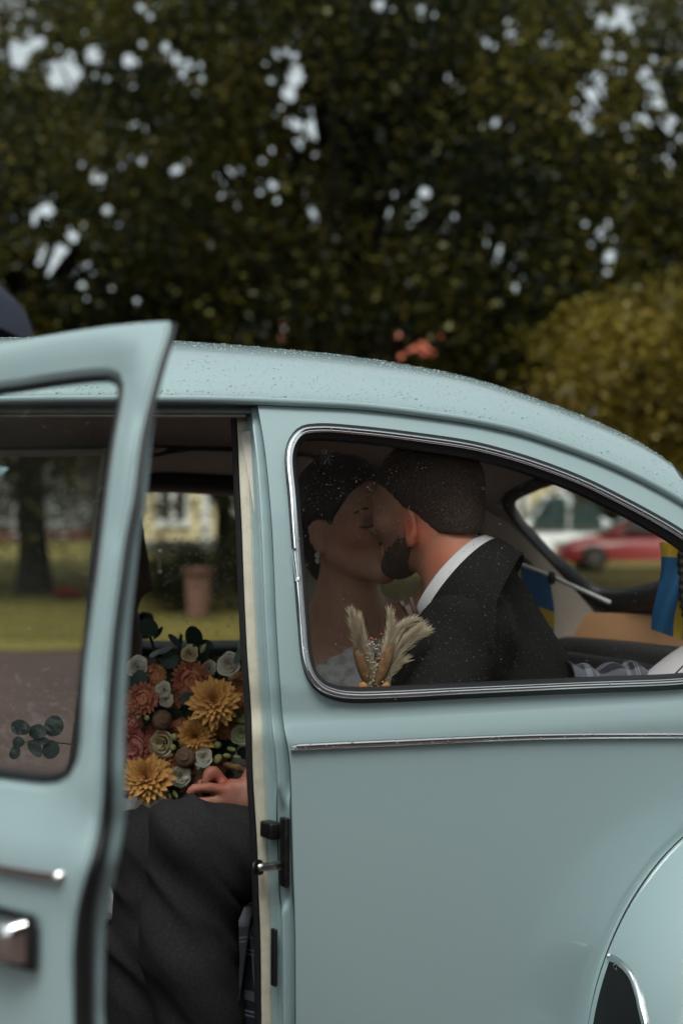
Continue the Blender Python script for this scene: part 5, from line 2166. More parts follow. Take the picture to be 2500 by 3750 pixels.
mesh('lapel', V.reshape(-1, 3), grid_faces(6, 60), M['suit'], jk)
# shirt front and wooden bow tie
v, f = pad(nb + BF * .045 - A(0, 0, .095), (.06, .09, .17), BR, 3)
mesh('shirt', v, f, M['shirt'], groom)
t0 = atY(1512, 2252, 2.30)
tr = unit(atY(1535, 2290, 2.29) - atY(1490, 2200, 2.31))
nrm_ = unit(np.cross(tr, A(0, 1, 0)))
Rt = np.stack([tr, A(0, 1, 0), nrm_], 1)
tie = mesh('bow_tie', *box(t0, (.045, .010, .020), Rt, .003), M['wood_tie'], groom)
mesh('tie_wing', *box(t0 - tr * .018 + nrm_ * .007 + A(0, -.004, 0), (.030, .007, .009), rotax((0, 1, 0), .2) @ Rt, .002), M['wood_tie'], tie)
mesh('tie_wing', *box(t0 - tr * .016 - nrm_ * .006 + A(0, .004, 0), (.032, .007, .009), rotax((0, 1, 0), -.15) @ Rt, .002), M['wood_tie'], tie)
# trousers
s = Sdf((.28, 2.08, .24), (1.12, 2.66, .86), .0068)
kL, kR = atY(690, 3088, 2.25), atY(560, 3100, 2.48)
aL, aR = A(kL[0] + .020, 2.25, .30), A(kR[0] - .01, 2.48, .30)
for hip, kn, an in ((A(.90, 2.26, .60), kL, aL), (A(.90, 2.44, .60), kR, aR)):
    s.cone(hip, lerp(hip, kn, .5), .095, .080, .015)
    s.cone(lerp(hip, kn, .5), kn, .080, .068, .015)
    s.cone(kn, lerp(kn, an, .45), .068, .070, .012)
    s.cone(lerp(kn, an, .45), an, .070, .066, .012)
s.ell(pel - A(0, 0, .0), (.15, .16, .12), None, .05)
V, Q = s.mesh(1)
n_ = vnormals(V, Q)
# drape: long folds that fan out from behind the knee
uv = np.stack([(V[:, 0] * .9 + V[:, 2] * .7) * 26, V[:, 1] * 7, (V[:, 0] - V[:, 2]) * 4.5], 1)
fold = .0085 * vnoise(uv * .8, 31) + .0055 * (1 - np.abs(vnoise(uv * A(1.1, .8, .8), 32)) * 2)
V = V + n_ * (fold * sm(.86, .70, V[:, 2] + .0 * V[:, 0]) + fold * .4)[:, None]
mesh('trousers', V, Q, M['trouser'], groom)
for kn, an in ((kL, aL), (kR, aR)):
    v, f = pad(A(an[0] - .07, an[1], .275), (.27, .095, .075), None, 2.8)
    mesh('shoe', v, f, M['black_vinyl'], groom)
# ring on the finger
rp = hp_(753, 2868, .012)
a = np.linspace(0, 2 * math.pi, 20, endpoint=False)
v, f = tube(np.array([rp + .0098 * (math.cos(t) * A(.5, .2, .5) + math.sin(t) * A(0, 1, 0)) for t in a]), .0016, 6, closed=True)
mesh('ring', v, f, M['gold'], groom)

# ---------------------------------------------------------------- bride
bc = atY(1282, 1910, 2.585)
QR = frame(-vw * math.cos(math.radians(42)) - lv * math.sin(math.radians(42)), math.radians(-2), math.radians(12))
bch = atY(1290, 2440, 2.72)
TF = unit(A(-.55, -.83, 0))
TL = unit(np.cross(A(0, 0, 1), TF))
TR = np.stack([TF, TL, A(0, 0, 1)], 1)
bnb = atY(1268, 2205, 2.665)
bsr = bch - TL * .155 + A(0, 0, .075)
bsl = bch + TL * .155 + A(0, 0, .085)
bpel = A(.93, 2.90, .58)
bride = thing('person', 'woman in strapless white dress with dark pinned up hair and pearl earring', 'person', (.93, 2.90, .5))
s = Sdf((.40, 2.44, .44), (1.25, 3.10, 1.36), .0062)
add_head(s, bc, QR, True)
s.cone(bc + QR @ A(-.04, 0, -.11), bnb, .046, .050, .03)
s.ell(bch - TF * .01, (.092, .145, .15), TR, .05)
for q in (-1, 1):
    s.ell(bch + TF * .065 + TL * q * .065 - A(0, 0, .05), (.055, .06, .055), TR, .03)
s.cone(bch, bpel, .105, .14, .06)
s.cone(bnb, bch + A(0, 0, .03), .05, .07, .05)
for shd in (bsr, bsl):
    s.cone(bnb - A(0, 0, .045), shd, .034, .040, .04)
s.chain([bsr, A(.62, 2.86, .80), A(.55, 2.66, .74)], [.044, .034, .024], .02)
s.chain([bsl, A(1.02, 2.56, .86), A(.86, 2.50, .76)], [.044, .034, .024], .02)
# collar bones
for q in (-1, 1):
    s.cone(bnb + TF * .045 + TL * q * .012 - A(0, 0, .03), lerp(bnb, bsr if q < 0 else bsl, .75) + TF * .035 - A(0, 0, .005), .008, .008, .012)
# neck cord
s.cone(bc + QR @ A(-.01, -.05, -.05), bnb + TF * .04 - TL * .012, .011, .009, .012)
# right hand round the bouquet stems
s.ell(A(.53, 2.645, .735), (.035, .028, .03), None, .02)
for k in range(4):
    p = A(.50, 2.640, .715 + .017 * k)
    s.chain([p + A(.02, .01, 0), p + A(-.005, -.03, 0), p + A(.025, -.045, 0)], (.0085, .0080, .0072), .004)
s.chain([A(.54, 2.65, .76), A(.53, 2.625, .785), A(.51, 2.60, .79)], (.011, .0095, .008), .006)
V, Q = s.mesh(1)
bb = mesh('body', V, Q, M['skin_b'], bride)
tints(bb, [(bc + QR @ A(.098, 0, -.07), .026, (1.05, .45, .45)), (bc + QR @ A(.06, -.045, -.025), .04, (1.1, .8, .75)), (bc + QR @ A(.085, .032, .0), .016, (.4, .35, .35)), (bc + QR @ A(.085, -.032, .0), .016, (.4, .35, .35))])
# pinned-up hair with a low bun
s = Sdf(bc - .21, bc + .19, .0046)
s.ell(bc + QR @ A(-.016, 0, .040), (.106, .083, .093), QR, 0)
s.ell(bc + QR @ A(-.085, .0, .0), (.055, .062, .070), QR, .03)
s.ell(bc + QR @ A(-.088, -.006, -.062), (.044, .044, .056), QR, .02)
P = s.pts() - bc
f_, l_, u_ = P @ QR[:, 0], P @ QR[:, 1], P @ QR[:, 2]
s.F = np.maximum(s.F, ((f_ * .80 - u_ * .60) - .018).astype(np.float32))
for q in (-1, 1):
    s.ell(bc + QR @ A(.000, q * .082, -.020), (.034, .03, .040), QR, .006, 's')
V, Q = s.mesh(1)
n_ = vnormals(V, Q)
loc = (V - bc) @ QR
V = V + n_ * (.0022 * vnoise(np.stack([loc[:, 0] * 20, loc[:, 1] * 60, (loc[:, 2] * 2 - loc[:, 0]) * 50], 1), 41))[:, None]
hb = mesh('hair', V, Q, M['hair_dark'], bride)
# small leaves pinned behind the ear
C = bc + (QR @ (np.array([-.07, -.072, .005])[:, None])).ravel() + rng.normal(0, 1, (26, 3)) * A(.018, .014, .026)
M['hair_leaf'] = mat('hair_leaf', (.02, .035, .022), .6)
for p in C:
    V, Q = leaves(p[None], np.array([rng.uniform(.012, .022)]))
    mesh('hair_leaf', V, Q, M['hair_leaf'], hb)
for p in C[:5]:
    v, f = pad(p + A(-.004, -.008, .006), (.008, .008, .008), None, 2, 6)
    mesh('hair_pearl', v, f, M['pearl'], hb)
for q in (-1, 1):
    br = spline([bc + QR @ A(.0905, q * .016, .021), bc + QR @ A(.0895, q * .032, .026), bc + QR @ A(.076, q * .050, .021)], 12)
    v, f = tube(br, .0026 * np.sin(np.linspace(.5, 2.9, 12)), 6)
    mesh('eyebrow', v, f, M['hair_dark'], bride)
    ls = spline([bc + QR @ A(.090, q * .018, -.006), bc + QR @ A(.0925, q * .032, -.009), bc + QR @ A(.082, q * .047, -.005)], 12)
    v, f = tube(ls, .0014, 6)
    mesh('eyelash', v, f, M['hair_dark'], bride)
er = bc + QR @ A(-.008, -.0855, -.047)
v, f = pad(er, (.011, .011, .013), None, 2, 10)
mesh('earring', v, f, M['pearl'], bride)
v, f = pad(er - A(0, 0, .011), (.009, .009, .011), None, 2, 10)
mesh('earring', v, f, M['pearl'], bride)
# dress: bodice below a slanting neckline, skirt over the lap
pa, pb_, pc = atY(1150, 2475, 2.60), atY(1490, 2225, 2.60), atY(1320, 2380, 2.85)
pn = unit(np.cross(pb_ - pa, A(0, 1, 0)))
if pn[2] < 0:
    pn = -pn
s = Sdf((.28, 2.44, .44), (1.25, 3.12, 1.12), .0068)
s.ell(bch - TF * .01, (.106, .158, .165), TR, .05)
for q in (-1, 1):
    s.ell(bch + TF * .068 + TL * q * .066 - A(0, 0, .05), (.062, .068, .062), TR, .03)
s.cone(bch, bpel, .117, .155, .06)
P = s.pts()
s.F = np.maximum(s.F, ((P - pa) @ pn).astype(np.float32))
for q, kn in ((0, A(.44, 2.84, .66)), (1, A(.46, 3.02, .66))):
    s.cone(bpel - A(0, .05 - .12 * q, .0), kn, .13, .10, .08)
    s.cone(kn, kn + A(.0, .02, -.16), .10, .11, .08)
V, Q = biggest(*s.mesh(1))
n_ = vnormals(V, Q)
V = V + n_ * (.003 * vnoise(V * 90, 51) + .006 * vnoise(V * A(20, 20, 6), 52) * (V[:, 2] < .8))[:, None]
dr_ = mesh('dress', V, Q, M['lace'], bride)
# feathery fringe along the neckline
near = np.abs((V - pa) @ pn) < .012
idx = np.where(near)[0]
idx = rng.choice(idx, 1500)
p0 = V[idx]
dirn = n_[idx] * .6 + pn * .9 + rng.normal(0, .5, (1500, 3))
dirn /= np.linalg.norm(dirn, axis=1)[:, None]
Lh = rng.uniform(.012, .036, 1500)[:, None]
sd_ = np.cross(dirn, rng.normal(0, 1, (1500, 3)))
sd_ /= np.linalg.norm(sd_, axis=1)[:, None]
Vf = np.stack([p0 - sd_ * .0005, p0 + sd_ * .0005, p0 + dirn * Lh + A(0, 0, -.003)], 1).reshape(-1, 3)
o = mesh('feather_trim', Vf, np.arange(4500).reshape(-1, 3), M['shirt'], dr_)
o['kind'] = 'stuff'
# ================================================================ bouquet on the bride's lap
BY = 2.60


def petal_mesh(name, m, cup=.18, wid=.50, tipw=.6, n=6):
    """unit petal along +x from the origin, cupped, pointing up a little at the tip"""
    u = np.linspace(0, 1, n)
    w = np.linspace(-1, 1, 5)
    wd = wid * np.sin(np.pi * np.clip(u, 0.02, .985) ** tipw) ** .8 * .5 + .02 * (1 - u)
    V = np.array([[[uu, ww * wdd, cup * (ww ** 2) * wdd * 1.6 + .10 * uu ** 2 * (1 - .6 * uu) * 2] for ww in w] for uu, wdd in zip(u, wd)])
    return make_mesh(name, V.reshape(-1, 3), grid_faces(n, 5), m)


def flower_frame(n):
    n = unit(n)
    t = unit(np.cross(n, A(.31, .2, .93)))
    return np.stack([t, np.cross(n, t), n], 1)


def petal_mat(name, c1, c2):
    """colour runs from the flower's heart to the petal tip"""
    m = mat(name, c1, .7, sheen=.1)
    nt = m.node_tree
    b = nt.nodes['Principled BSDF']
    tc = nt.nodes.new('ShaderNodeTexCoord')
    sp = nt.nodes.new('ShaderNodeSeparateXYZ')
    r = nt.nodes.new('ShaderNodeValToRGB')
    r.color_ramp.elements[0].position = .1
    r.color_ramp.elements[1].position = .85
    r.color_ramp.elements[0].color = (*c1, 1)
    r.color_ramp.elements[1].color = (*c2, 1)
    nt.links.new(tc.outputs['Object'], sp.inputs[0])
    nt.links.new(sp.outputs['X'], r.inputs['Fac'])
    nt.links.new(r.outputs['Color'], b.inputs['Base Color'])
    b.inputs['Subsurface Weight'].default_value = .0
    return m


M['petal_gold'] = petal_mat('petal_gold', (.44, .13, .018), (.68, .35, .10))
M['petal_heart'] = mat('petal_heart', (.40, .13, .02), .75, noise=(90, (.50, .20, .03)))
M['petal_rust'] = mat('petal_rust', (.46, .15, .085), .75, noise=(60, (.60, .27, .16), .35, .7))
M['petal_rose'] = mat('petal_dusky', (.42, .10, .085), .75, noise=(60, (.56, .25, .20), .35, .7))
M['petal_orange'] = mat('petal_orange', (.60, .25, .11), .75, noise=(60, (.66, .34, .18), .35, .7))
M['petal_white'] = mat('petal_white', (.62, .56, .44), .7, noise=(40, (.68, .64, .55), .35, .7))
M['petal_cream'] = mat('petal_cream', (.58, .45, .24), .7, noise=(40, (.64, .55, .36), .35, .7))
M['petal_green'] = mat('petal_green', (.36, .37, .18), .7, noise=(40, (.52, .50, .34), .35, .7))
M['pod'] = mat('poppy_pod', (.14, .075, .045), .8, noise=(50, (.19, .11, .07), .35, .7))
M['bud'] = mat('green_bud', (.22, .25, .08), .65, noise=(60, (.34, .33, .15)))
M['euca'] = mat('eucalyptus', (.018, .036, .030), .6, noise=(30, (.03, .05, .042)))
M['euca_pale'] = mat('eucalyptus_pale', (.17, .21, .19), .6, noise=(30, (.12, .16, .15)))
M['stem'] = mat('stem', (.06, .065, .03), .7)
M['ear'] = mat('grass_ear', (.20, .10, .04), .8, noise=(120, (.30, .17, .07)))

bq0 = atY(690, 2800, 2.66)
bouquet = thing('bouquet', 'bridal bouquet of golden and rust chrysanthemums, white roses and eucalyptus leaves', 'bouquet', bq0)
PG = petal_mesh('petal', M['petal_gold'])
npet = 0


def pxm(Y):
    return (Y / math.cos(math.radians(11))) / FPX * 1.0


def big_mum(px, py, rpx, Y, tilt):
    global npet
    c = atY(px, py, Y)
    R_ = rpx * ((c - CAM) @ FW) / FPX
    n = unit(CAM - c) + np.asarray(tilt, float)
    Fm = flower_frame(n)
    # heart: tight curled florets
    v, f = pad(c + Fm[:, 2] * R_ * .10, (R_ * .62, R_ * .62, R_ * .42), Fm, 2.2, 10)
    hd = mesh('chrysanthemum', v, f, M['petal_heart'], bouquet)
    for ring, (nn, ln, el, of) in enumerate([(22, 1.0, -8, 0), (21, .93, 6, .05), (18, .82, 20, .11), (15, .68, 36, .18), (12, .50, 52, .26), (9, .34, 68, .32)]):
        for k in range(nn):
            a = (k + random.uniform(-.22, .22) + ring * .5) / nn * 2 * math.pi
            e = math.radians(el + random.uniform(-7, 7))
            dx = Fm @ A(math.cos(a) * math.cos(e), math.sin(a) * math.cos(e), math.sin(e))
            dz = Fm @ A(-math.cos(a) * math.sin(e), -math.sin(a) * math.sin(e), math.cos(e))
            dy = np.cross(dz, dx)
            L = R_ * ln * random.uniform(.86, 1.08)
            o0 = c + Fm[:, 2] * R_ * of
            Mx = np.eye(4)
            Mx[:3, 0], Mx[:3, 1], Mx[:3, 2], Mx[:3, 3] = dx * L, dy * L * random.uniform(.85, 1.1), dz * L, o0
            o = bpy.data.objects.new('petal', PG)
            COL.objects.link(o)
            o.parent = hd
            o.matrix_parent_inverse = Matrix.Translation(-Vector((0, 0, 0)))
            o.matrix_basis = Matrix(Mx.tolist())
            npet += 1


big_mum(784, 2570, 100, 2.545, (.05, 0, .10))
big_mum(537, 2850, 104, 2.560, (-.10, 0, .20))
big_mum(719, 2692, 80, 2.575, (-.05, 0, -.25))


def pompon(px, py, rpx, Y, m_, name='chrysanthemum'):
    c = atY(px, py, Y)
    R_ = rpx * 1.14 * ((c - CAM) @ FW) / FPX
    Fm = flower_frame(unit(CAM - c) + rng.normal(0, .22, 3))
    parts = [pad(c, (R_ * 1.3, R_ * 1.3, R_ * .8), Fm, 2.2, 8)]
    for ring, (nn, ln, el) in enumerate([(22, 1.0, 2), (20, .95, 18), (18, .86, 34), (14, .72, 50), (9, .5, 68)]):
        for k in range(nn):
            a = (k + random.uniform(-.3, .3) + ring * .5) / nn * 2 * math.pi
            e = math.radians(el + random.uniform(-6, 6))
            dx = Fm @ A(math.cos(a) * math.cos(e), math.sin(a) * math.cos(e), math.sin(e))
            dz = Fm @ A(-math.cos(a) * math.sin(e), -math.sin(a) * math.sin(e), math.cos(e))
            dy = np.cross(dz, dx)
            L = R_ * ln
            w = L * .13
            P = [c + dx * L * .3 - dy * w * .6, c + dx * L * .3 + dy * w * .6, c + dx * L * .8 + dy * w + dz * L * .03, c + dx * L * 1.02 + dz * L * .16, c + dx * L * .8 - dy * w + dz * L * .03, c + dx * L * .75 - dz * L * .05]
            parts.append((np.array(P), [[0, 1, 5], [1, 2, 5], [5, 2, 3], [5, 3, 4], [0, 5, 4]]))
    v, f = join(parts)
    o = mesh(name, v, f, m_, bouquet)
    o['kind'] = 'stuff'


for a in [(525, 2558, 56, 2.575, M['petal_rust']), (699, 2485, 66, 2.600, M['petal_rust']), (495, 2728, 64, 2.575, M['petal_rose']), (566, 2473, 40, 2.60, M['petal_orange']), (889, 2556, 42, 2.585, M['petal_orange']),
          (711, 2848, 40, 2.605, M['petal_rust']), (488, 2645, 38, 2.600, M['petal_rose']), (625, 2812, 48, 2.590, M['petal_orange']), (770, 2850, 40, 2.62, M['petal_rust']), (640, 2560, 36, 2.62, M['petal_orange']), (648, 2655, 36, 2.61, M['petal_rust']), (556, 2690, 36, 2.61, M['petal_rose']), (824, 2668, 40, 2.61, M['petal_orange']), (600, 2780, 36, 2.615, M['petal_rust']), (800, 2800, 36, 2.62, M['petal_rust']), (745, 2500, 40, 2.62, M['petal_orange']), (880, 2480, 36, 2.62, M['petal_rust']), (470, 2580, 40, 2.61, M['petal_orange']), (455, 2800, 44, 2.60, M['petal_rust'])]:
    pompon(*a)


def rose(px, py, rpx, Y, m_, tilt=None):
    c = atY(px, py, Y)
    R_ = rpx * ((c - CAM) @ FW) / FPX
    Fm = flower_frame(unit(CAM - c) + (rng.normal(0, .3, 3) if tilt is None else np.asarray(tilt)))
    th = np.linspace(0, 2 * math.pi * 4.4, 150)
    rr = R_ * (.10 + .90 * (th / th[-1]) ** .9)
    wave = 1 + .07 * np.sin(th * 2.7 + 1) + .04 * np.sin(th * 6.1)
    hgt = R_ * (.55 - .55 * (th / th[-1]) ** 1.6)
    V = []
    for q, (kr, kz) in enumerate([(.35, -.75), (.75, -.35), (.98, .0), (1.12, .10), (1.22, .06)]):
        r = rr * (kr if q < 3 else 1 + (kr - 1) * (th / th[-1])) * (wave if q > 1 else 1)
        V.append(np.stack([r * np.cos(th), r * np.sin(th), hgt + kz * R_ * (.6 + .4 * th / th[-1])], 1))
    V = np.array(V) @ Fm.T + c
    mesh('rose', V.reshape(-1, 3), grid_faces(5, 150), m_, bouquet)


for a in [(697, 2392, 30, 2.60, M['petal_cream']), (842, 2432, 42, 2.60, M['petal_white']), (600, 2524, 28, 2.585, M['petal_white']), (612, 2562, 25, 2.58, M['petal_white']), (598, 2722, 48, 2.585, M['petal_cream']),
          (747, 2774, 33, 2.56, M['petal_white'], (0, 0, 0)), (663, 2841, 38, 2.57, M['petal_white']), (889, 2687, 38, 2.57, M['petal_green']), (505, 2441, 38, 2.60, M['petal_white']), (768, 2445, 26, 2.615, M['petal_white']), (880, 2620, 26, 2.59, M['petal_green'])]:
    rose(*a)


def pod(px, py, rpx, Y):
    c = atY(px, py, Y)
    R_ = rpx * ((c - CAM) @ FW) / FPX
    Fm = flower_frame(unit(CAM - c) + rng.normal(0, .2, 3))
    a = np.linspace(0, 2 * math.pi, 36, endpoint=False)
    prof = [(.05, -1.2), (.5, -1.0), (.9, -.5), (1.0, 0), (.88, .42), (.55, .68), (.42, .66), (.40, .74), (.50, .80), (.46, .86), (.2, .80), (.02, .82)]
    V = np.array([[A(r * math.cos(t) * (1 + .03 * math.cos(12 * t) * (r > .3)), r * math.sin(t) * (1 + .03 * math.cos(12 * t) * (r > .3)), z + (.03 * math.cos(12 * t) if z > .78 else 0)) * R_ for t in a] for r, z in prof])
    mesh('seed_pod', V.reshape(-1, 3) @ Fm.T + c, grid_faces(len(prof), 36, False, True), M['pod'], bouquet)


pod(594, 2637, 38, 2.575)
pod(679, 2774, 40, 2.565)


def leaf_disc(px, py, rx, ry, rot, Y, m_, parent, tilt=None):
    c = atY(px, py, Y)
    k = ((c - CAM) @ FW) / FPX
    Rv = -FW
    e1, e2 = RT, UP
    a = np.linspace(0, 2 * math.pi, 18, endpoint=False)
    cr, sr = math.cos(rot), math.sin(rot)
    tl = rng.normal(0, .35, 2) if tilt is None else tilt
    V = [c]
    for rr in (.55, 1.0):
        for t in a:
            x, y = rx * rr * math.cos(t), ry * rr * math.sin(t) * (1 - .12 * math.cos(t))
            X, Y_ = (x * cr - y * sr) * k, (x * sr + y * cr) * k
            dz = (X * tl[0] + Y_ * tl[1]) + .25 * rr ** 2 * k * min(rx, ry) * math.cos(2 * t) * .4
            V.append(c + e1 * X - e2 * Y_ + Rv * dz)
    F_ = [[0, 1 + i, 1 + (i + 1) % 18] for i in range(18)] + [[1 + i, 19 + i, 19 + (i + 1) % 18, 1 + (i + 1) % 18] for i in range(18)]
    V = np.array(V)
    V2 = V + Rv * -.0008
    n0 = len(V)
    F2 = F_ + [[q + n0 for q in ff][::-1] for ff in F_]
    return mesh('leaf', np.vstack([V, V2]), F2, m_, parent)


for a in [(545, 2300, 38, 36, 0, 2.62, 0), (580, 2318, 9, 26, .6, 2.62, 0), (711, 2334, 30, 44, -.1, 2.62, 0), (622, 2418, 34, 30, .3, 2.615, 0), (513, 2487, 30, 32, .5, 2.585, 0), (684, 2558, 28, 22, -.5, 2.57, 0),
          (640, 2345, 12, 32, -.7, 2.62, 0), (660, 2352, 8, 30, .15, 2.63, 0), (604, 2380, 30, 10, -.4, 2.60, 1), (570, 2392, 26, 9, -.5, 2.60, 1), (748, 2398, 32, 14, -.9, 2.62, 0), (880, 2362, 9, 30, .15, 2.60, 1), (873, 2398, 12, 34, .35, 2.59, 1),
          (905, 2420, 30, 22, -.6, 2.61, 0), (640, 2610, 30, 14, .3, 2.60, 0), (590, 2590, 26, 12, .1, 2.60, 0), (650, 2470, 22, 40, .1, 2.63, 0), (840, 2740, 26, 40, .2, 2.62, 0), (900, 2760, 34, 22, .2, 2.63, 0), (820, 2830, 40, 18, .2, 2.64, 0),
          (640, 2910, 36, 20, -.2, 2.63, 1), (470, 2900, 34, 26, .3, 2.62, 0), (470, 2520, 30, 36, .2, 2.63, 0), (760, 2360, 26, 16, .5, 2.64, 0), (830, 2480, 34, 24, -.3, 2.63, 0), (560, 2610, 34, 24, .3, 2.64, 0), (660, 2640, 34, 26, .6, 2.64, 0), (780, 2720, 34, 26, .2, 2.65, 0), (600, 2780, 30, 22, .1, 2.65, 0)]:
    leaf_disc(*a[:6], M['euca_pale'] if a[6] else M['euca'], bouquet)
# trailing sprig that shows through the door glass
spr = [(450, 2740), (330, 2735), (230, 2722), (140, 2715), (90, 2720), (62, 2752)]
P = spline([atY(p[0], p[1], 2.55) for p in spr], 30)
v, f = tube(P, np.linspace(.0016, .0008, 30), 6)
mesh('twig', v, f, M['stem'], bouquet)
for a in [(77, 2665, 38, 27, .25), (141, 2680, 34, 27, 0), (199, 2660, 36, 38, .3), (69, 2718, 22, 20, 0), (56, 2757, 20, 24, .3), (130, 2742, 36, 22, .9), (188, 2745, 32, 34, 0), (152, 2712, 30, 16, .1)]:
    leaf_disc(*a, 2.545, M['euca'], bouquet, (0, .2))
for px, py, rx, ry, rot in [(798, 2780, 15, 20, .5), (848, 2744, 18, 9, .3), (832, 2768, 16, 9, .2), (868, 2772, 15, 7, .2), (881, 2640, 16, 12, .2), (620, 2918, 9, 18, -.3), (642, 2910, 8, 18, -.5), (507, 2627, 7, 7, 0), (539, 2629, 10, 11, 0), (796, 2728, 16, 14, 0), (745, 2375, 10, 20, .5), (638, 2700, 14, 14, 0), (634, 2738, 12, 12, 0), (728, 2810, 12, 12, 0)]:
    c = atY(px, py, 2.565)
    k = ((c - CAM) @ FW) / FPX
    cr, sr = math.cos(rot), math.sin(rot)
    Rb = np.stack([RT * cr - UP * sr, -FW, RT * sr + UP * cr], 1)
    v, f = pad(c, (2 * rx * k, 2 * min(rx, ry) * k, 2 * ry * k), Rb, 2.0, 9)
    mesh('bud', v, f, M['bud'], bouquet)
for p0, p1 in [((820, 2798), (918, 2832)), ((838, 2492), (905, 2462))]:
    P = spline([atY(*p0, 2.57), atY((p0[0] + p1[0]) / 2, (p0[1] + p1[1]) / 2 - 4, 2.565), atY(*p1, 2.57)], 16)
    v, f = tube(P, .0055 * np.sin(np.linspace(.25, 3.0, 16)) + .001, 8)
    v = v + rng.normal(0, .0009, v.shape)
    mesh('grass_ear', v, f, M['ear'], bouquet)
# stems gathered below the flowers
tie_p = A(.53, 2.655, .73)
st = []
for px, py in [(784, 2590), (537, 2850), (719, 2700), (600, 2530), (850, 2450), (550, 2330), (711, 2360), (890, 2690), (500, 2730), (660, 2850)]:
    st.append(tube(spline([atY(px, py, 2.60), lerp(atY(px, py, 2.63), tie_p, .6) + A(0, .03, 0), tie_p, tie_p + A(.05, .03, -.10)], 10), .0026, 6))
for v, f in st:
    mesh('stem', v, f, M['stem'], bouquet)
# foliage cushion filling the middle of the bunch
cfill = atY(690, 2640, 2.67)
v, f = pad(cfill, (.20, .08, .26), None, 2.2, 14)
v = v + rng.normal(0, .004, v.shape)
mesh('moss_cushion', v, f, M['stem'], bouquet)

# ================================================================ boutonniere of dried grasses on the man's lapel
M['pampas'] = mat('pampas', (.66, .57, .43), .85, noise=(90, (.54, .45, .31)))
M['tail'] = mat('bunny_tail', (.16, .08, .038), .9, noise=(110, (.24, .135, .065)))
M['tan_bud'] = mat('tan_bud', (.44, .22, .08), .8, noise=(60, (.50, .28, .12)))
M['dry_stem'] = mat('dry_stem', (.10, .07, .045), .8)
M['berry'] = mat('berry', (.36, .09, .03), .5)
YB = 2.20
bt0 = atY(1385, 2540, YB)
bout = thing('boutonniere', 'dried pampas and bunny tail boutonniere pinned before the charcoal lapel', 'boutonniere', bt0)


def plume(pts, w, n, m_=None, name='pampas_plume', Lk=.022, hw=.00032, cut=36):
    P = spline([atY(p[0], p[1], YB + (p[2] if len(p) > 2 else 0)) for p in pts], 40)
    T_, N_, B_ = frames(P)
    Vs = []
    for k in range(n):
        t = random.random() ** .85
        i = int(t * cut)
        p = P[i]
        a = random.uniform(0, 2 * math.pi)
        side_ = math.cos(a) * N_[i] + math.sin(a) * B_[i]
        prof = w * (math.sin(math.pi * min(1, .12 + t * .9)) ** .7 + .1)
        L = random.uniform(.5, 1.25) * Lk
        d = unit(T_[i] + side_ * random.uniform(.05, .42))
        q0 = p + side_ * prof * random.random() * .35
        q1 = q0 + d * L * .6 + side_ * prof * .4
        q2 = q0 + d * L + side_ * prof * .55
        wv2 = unit(np.cross(d, FW)) * hw
        Vs.append([q0 - wv2, q0 + wv2, q1 + wv2, q2, q1 - wv2])
    V = np.array(Vs).reshape(-1, 3)
    F_ = [[5 * k, 5 * k + 1, 5 * k + 2, 5 * k + 3, 5 * k + 4] for k in range(n)]
    v, f = tube(P, np.linspace(.0010, .0004, 40), 5)
    V, F_ = join([(V, F_), (v, f)])
    o = mesh(name, V, F_, m_ or M['pampas'], bout)
    o['kind'] = 'stuff'


plume([(1372, 2520), (1340, 2420), (1310, 2330), (1284, 2232)], .008, 900)
plume([(1372, 2520), (1338, 2410), (1325, 2340), (1313, 2255)], .007, 800)
plume([(1388, 2510), (1410, 2400), (1430, 2310), (1428, 2232)], .006, 700)
plume([(1390, 2500), (1425, 2390), (1460, 2310), (1522, 2264)], .007, 800)
plume([(1392, 2500), (1440, 2400), (1490, 2340), (1545, 2285)], .008, 900)
plume([(1392, 2500), (1445, 2405), (1500, 2345), (1570, 2306)], .008, 900)
plume([(1400, 2500), (1430, 2460), (1452, 2435), (1476, 2418)], .005, 350)


def fuzzy(pts, r, m_, name):
    P = spline([atY(p[0], p[1], YB - .004) for p in pts], 26)
    v, f = tube(P, r * np.sin(np.linspace(.35, 2.95, 26)) ** .6, 12)
    v = v + rng.normal(0, r * .015, v.shape)
    mesh(name, v, f, m_, bout)
    if name == 'bunny_tail':
        plume(pts, r * 1.0, 700, m_, 'tail_hair', .010, .00025, 38)


fuzzy([(1345, 2505), (1325, 2440), (1302, 2378)], .0090, M['tail'], 'bunny_tail')
fuzzy([(1376, 2510), (1404, 2440), (1436, 2356)], .0110, M['tail'], 'bunny_tail')
fuzzy([(1336, 2532), (1328, 2514), (1320, 2498)], .0085, M['tan_bud'], 'dried_bud')
fuzzy([(1398, 2532), (1410, 2514), (1422, 2500)], .0085, M['tan_bud'], 'dried_bud')
for k in range(26):
    x0, x1 = 1368 + random.uniform(-10, 10), 1372 + random.uniform(-42, 42)
    y1 = random.uniform(2255, 2420)
    P = spline([atY(x0, 2530, YB), atY((x0 + x1) / 2, (2530 + y1) / 2, YB + .004), atY(x1, y1, YB + .006)], 8)
    v, f = tube(P, np.linspace(.0007, .0003, 8), 4)
    mesh('dry_stem', v, f, M['dry_stem'], bout)
fv = []
for k in range(150):
    t = random.random()
    c = atY(1368 + random.gauss(0, 16 + 10 * (1 - t)), 2520 - 175 * t + random.gauss(0, 6), YB - .008 + random.gauss(0, .003))
    fv.append((ico_v * random.uniform(.0008, .0019) + c, ico_f.tolist()))
v, f = join(fv)
o = mesh('tiny_flowers', v, f, M['pampas'], bout)
o['kind'] = 'stuff'
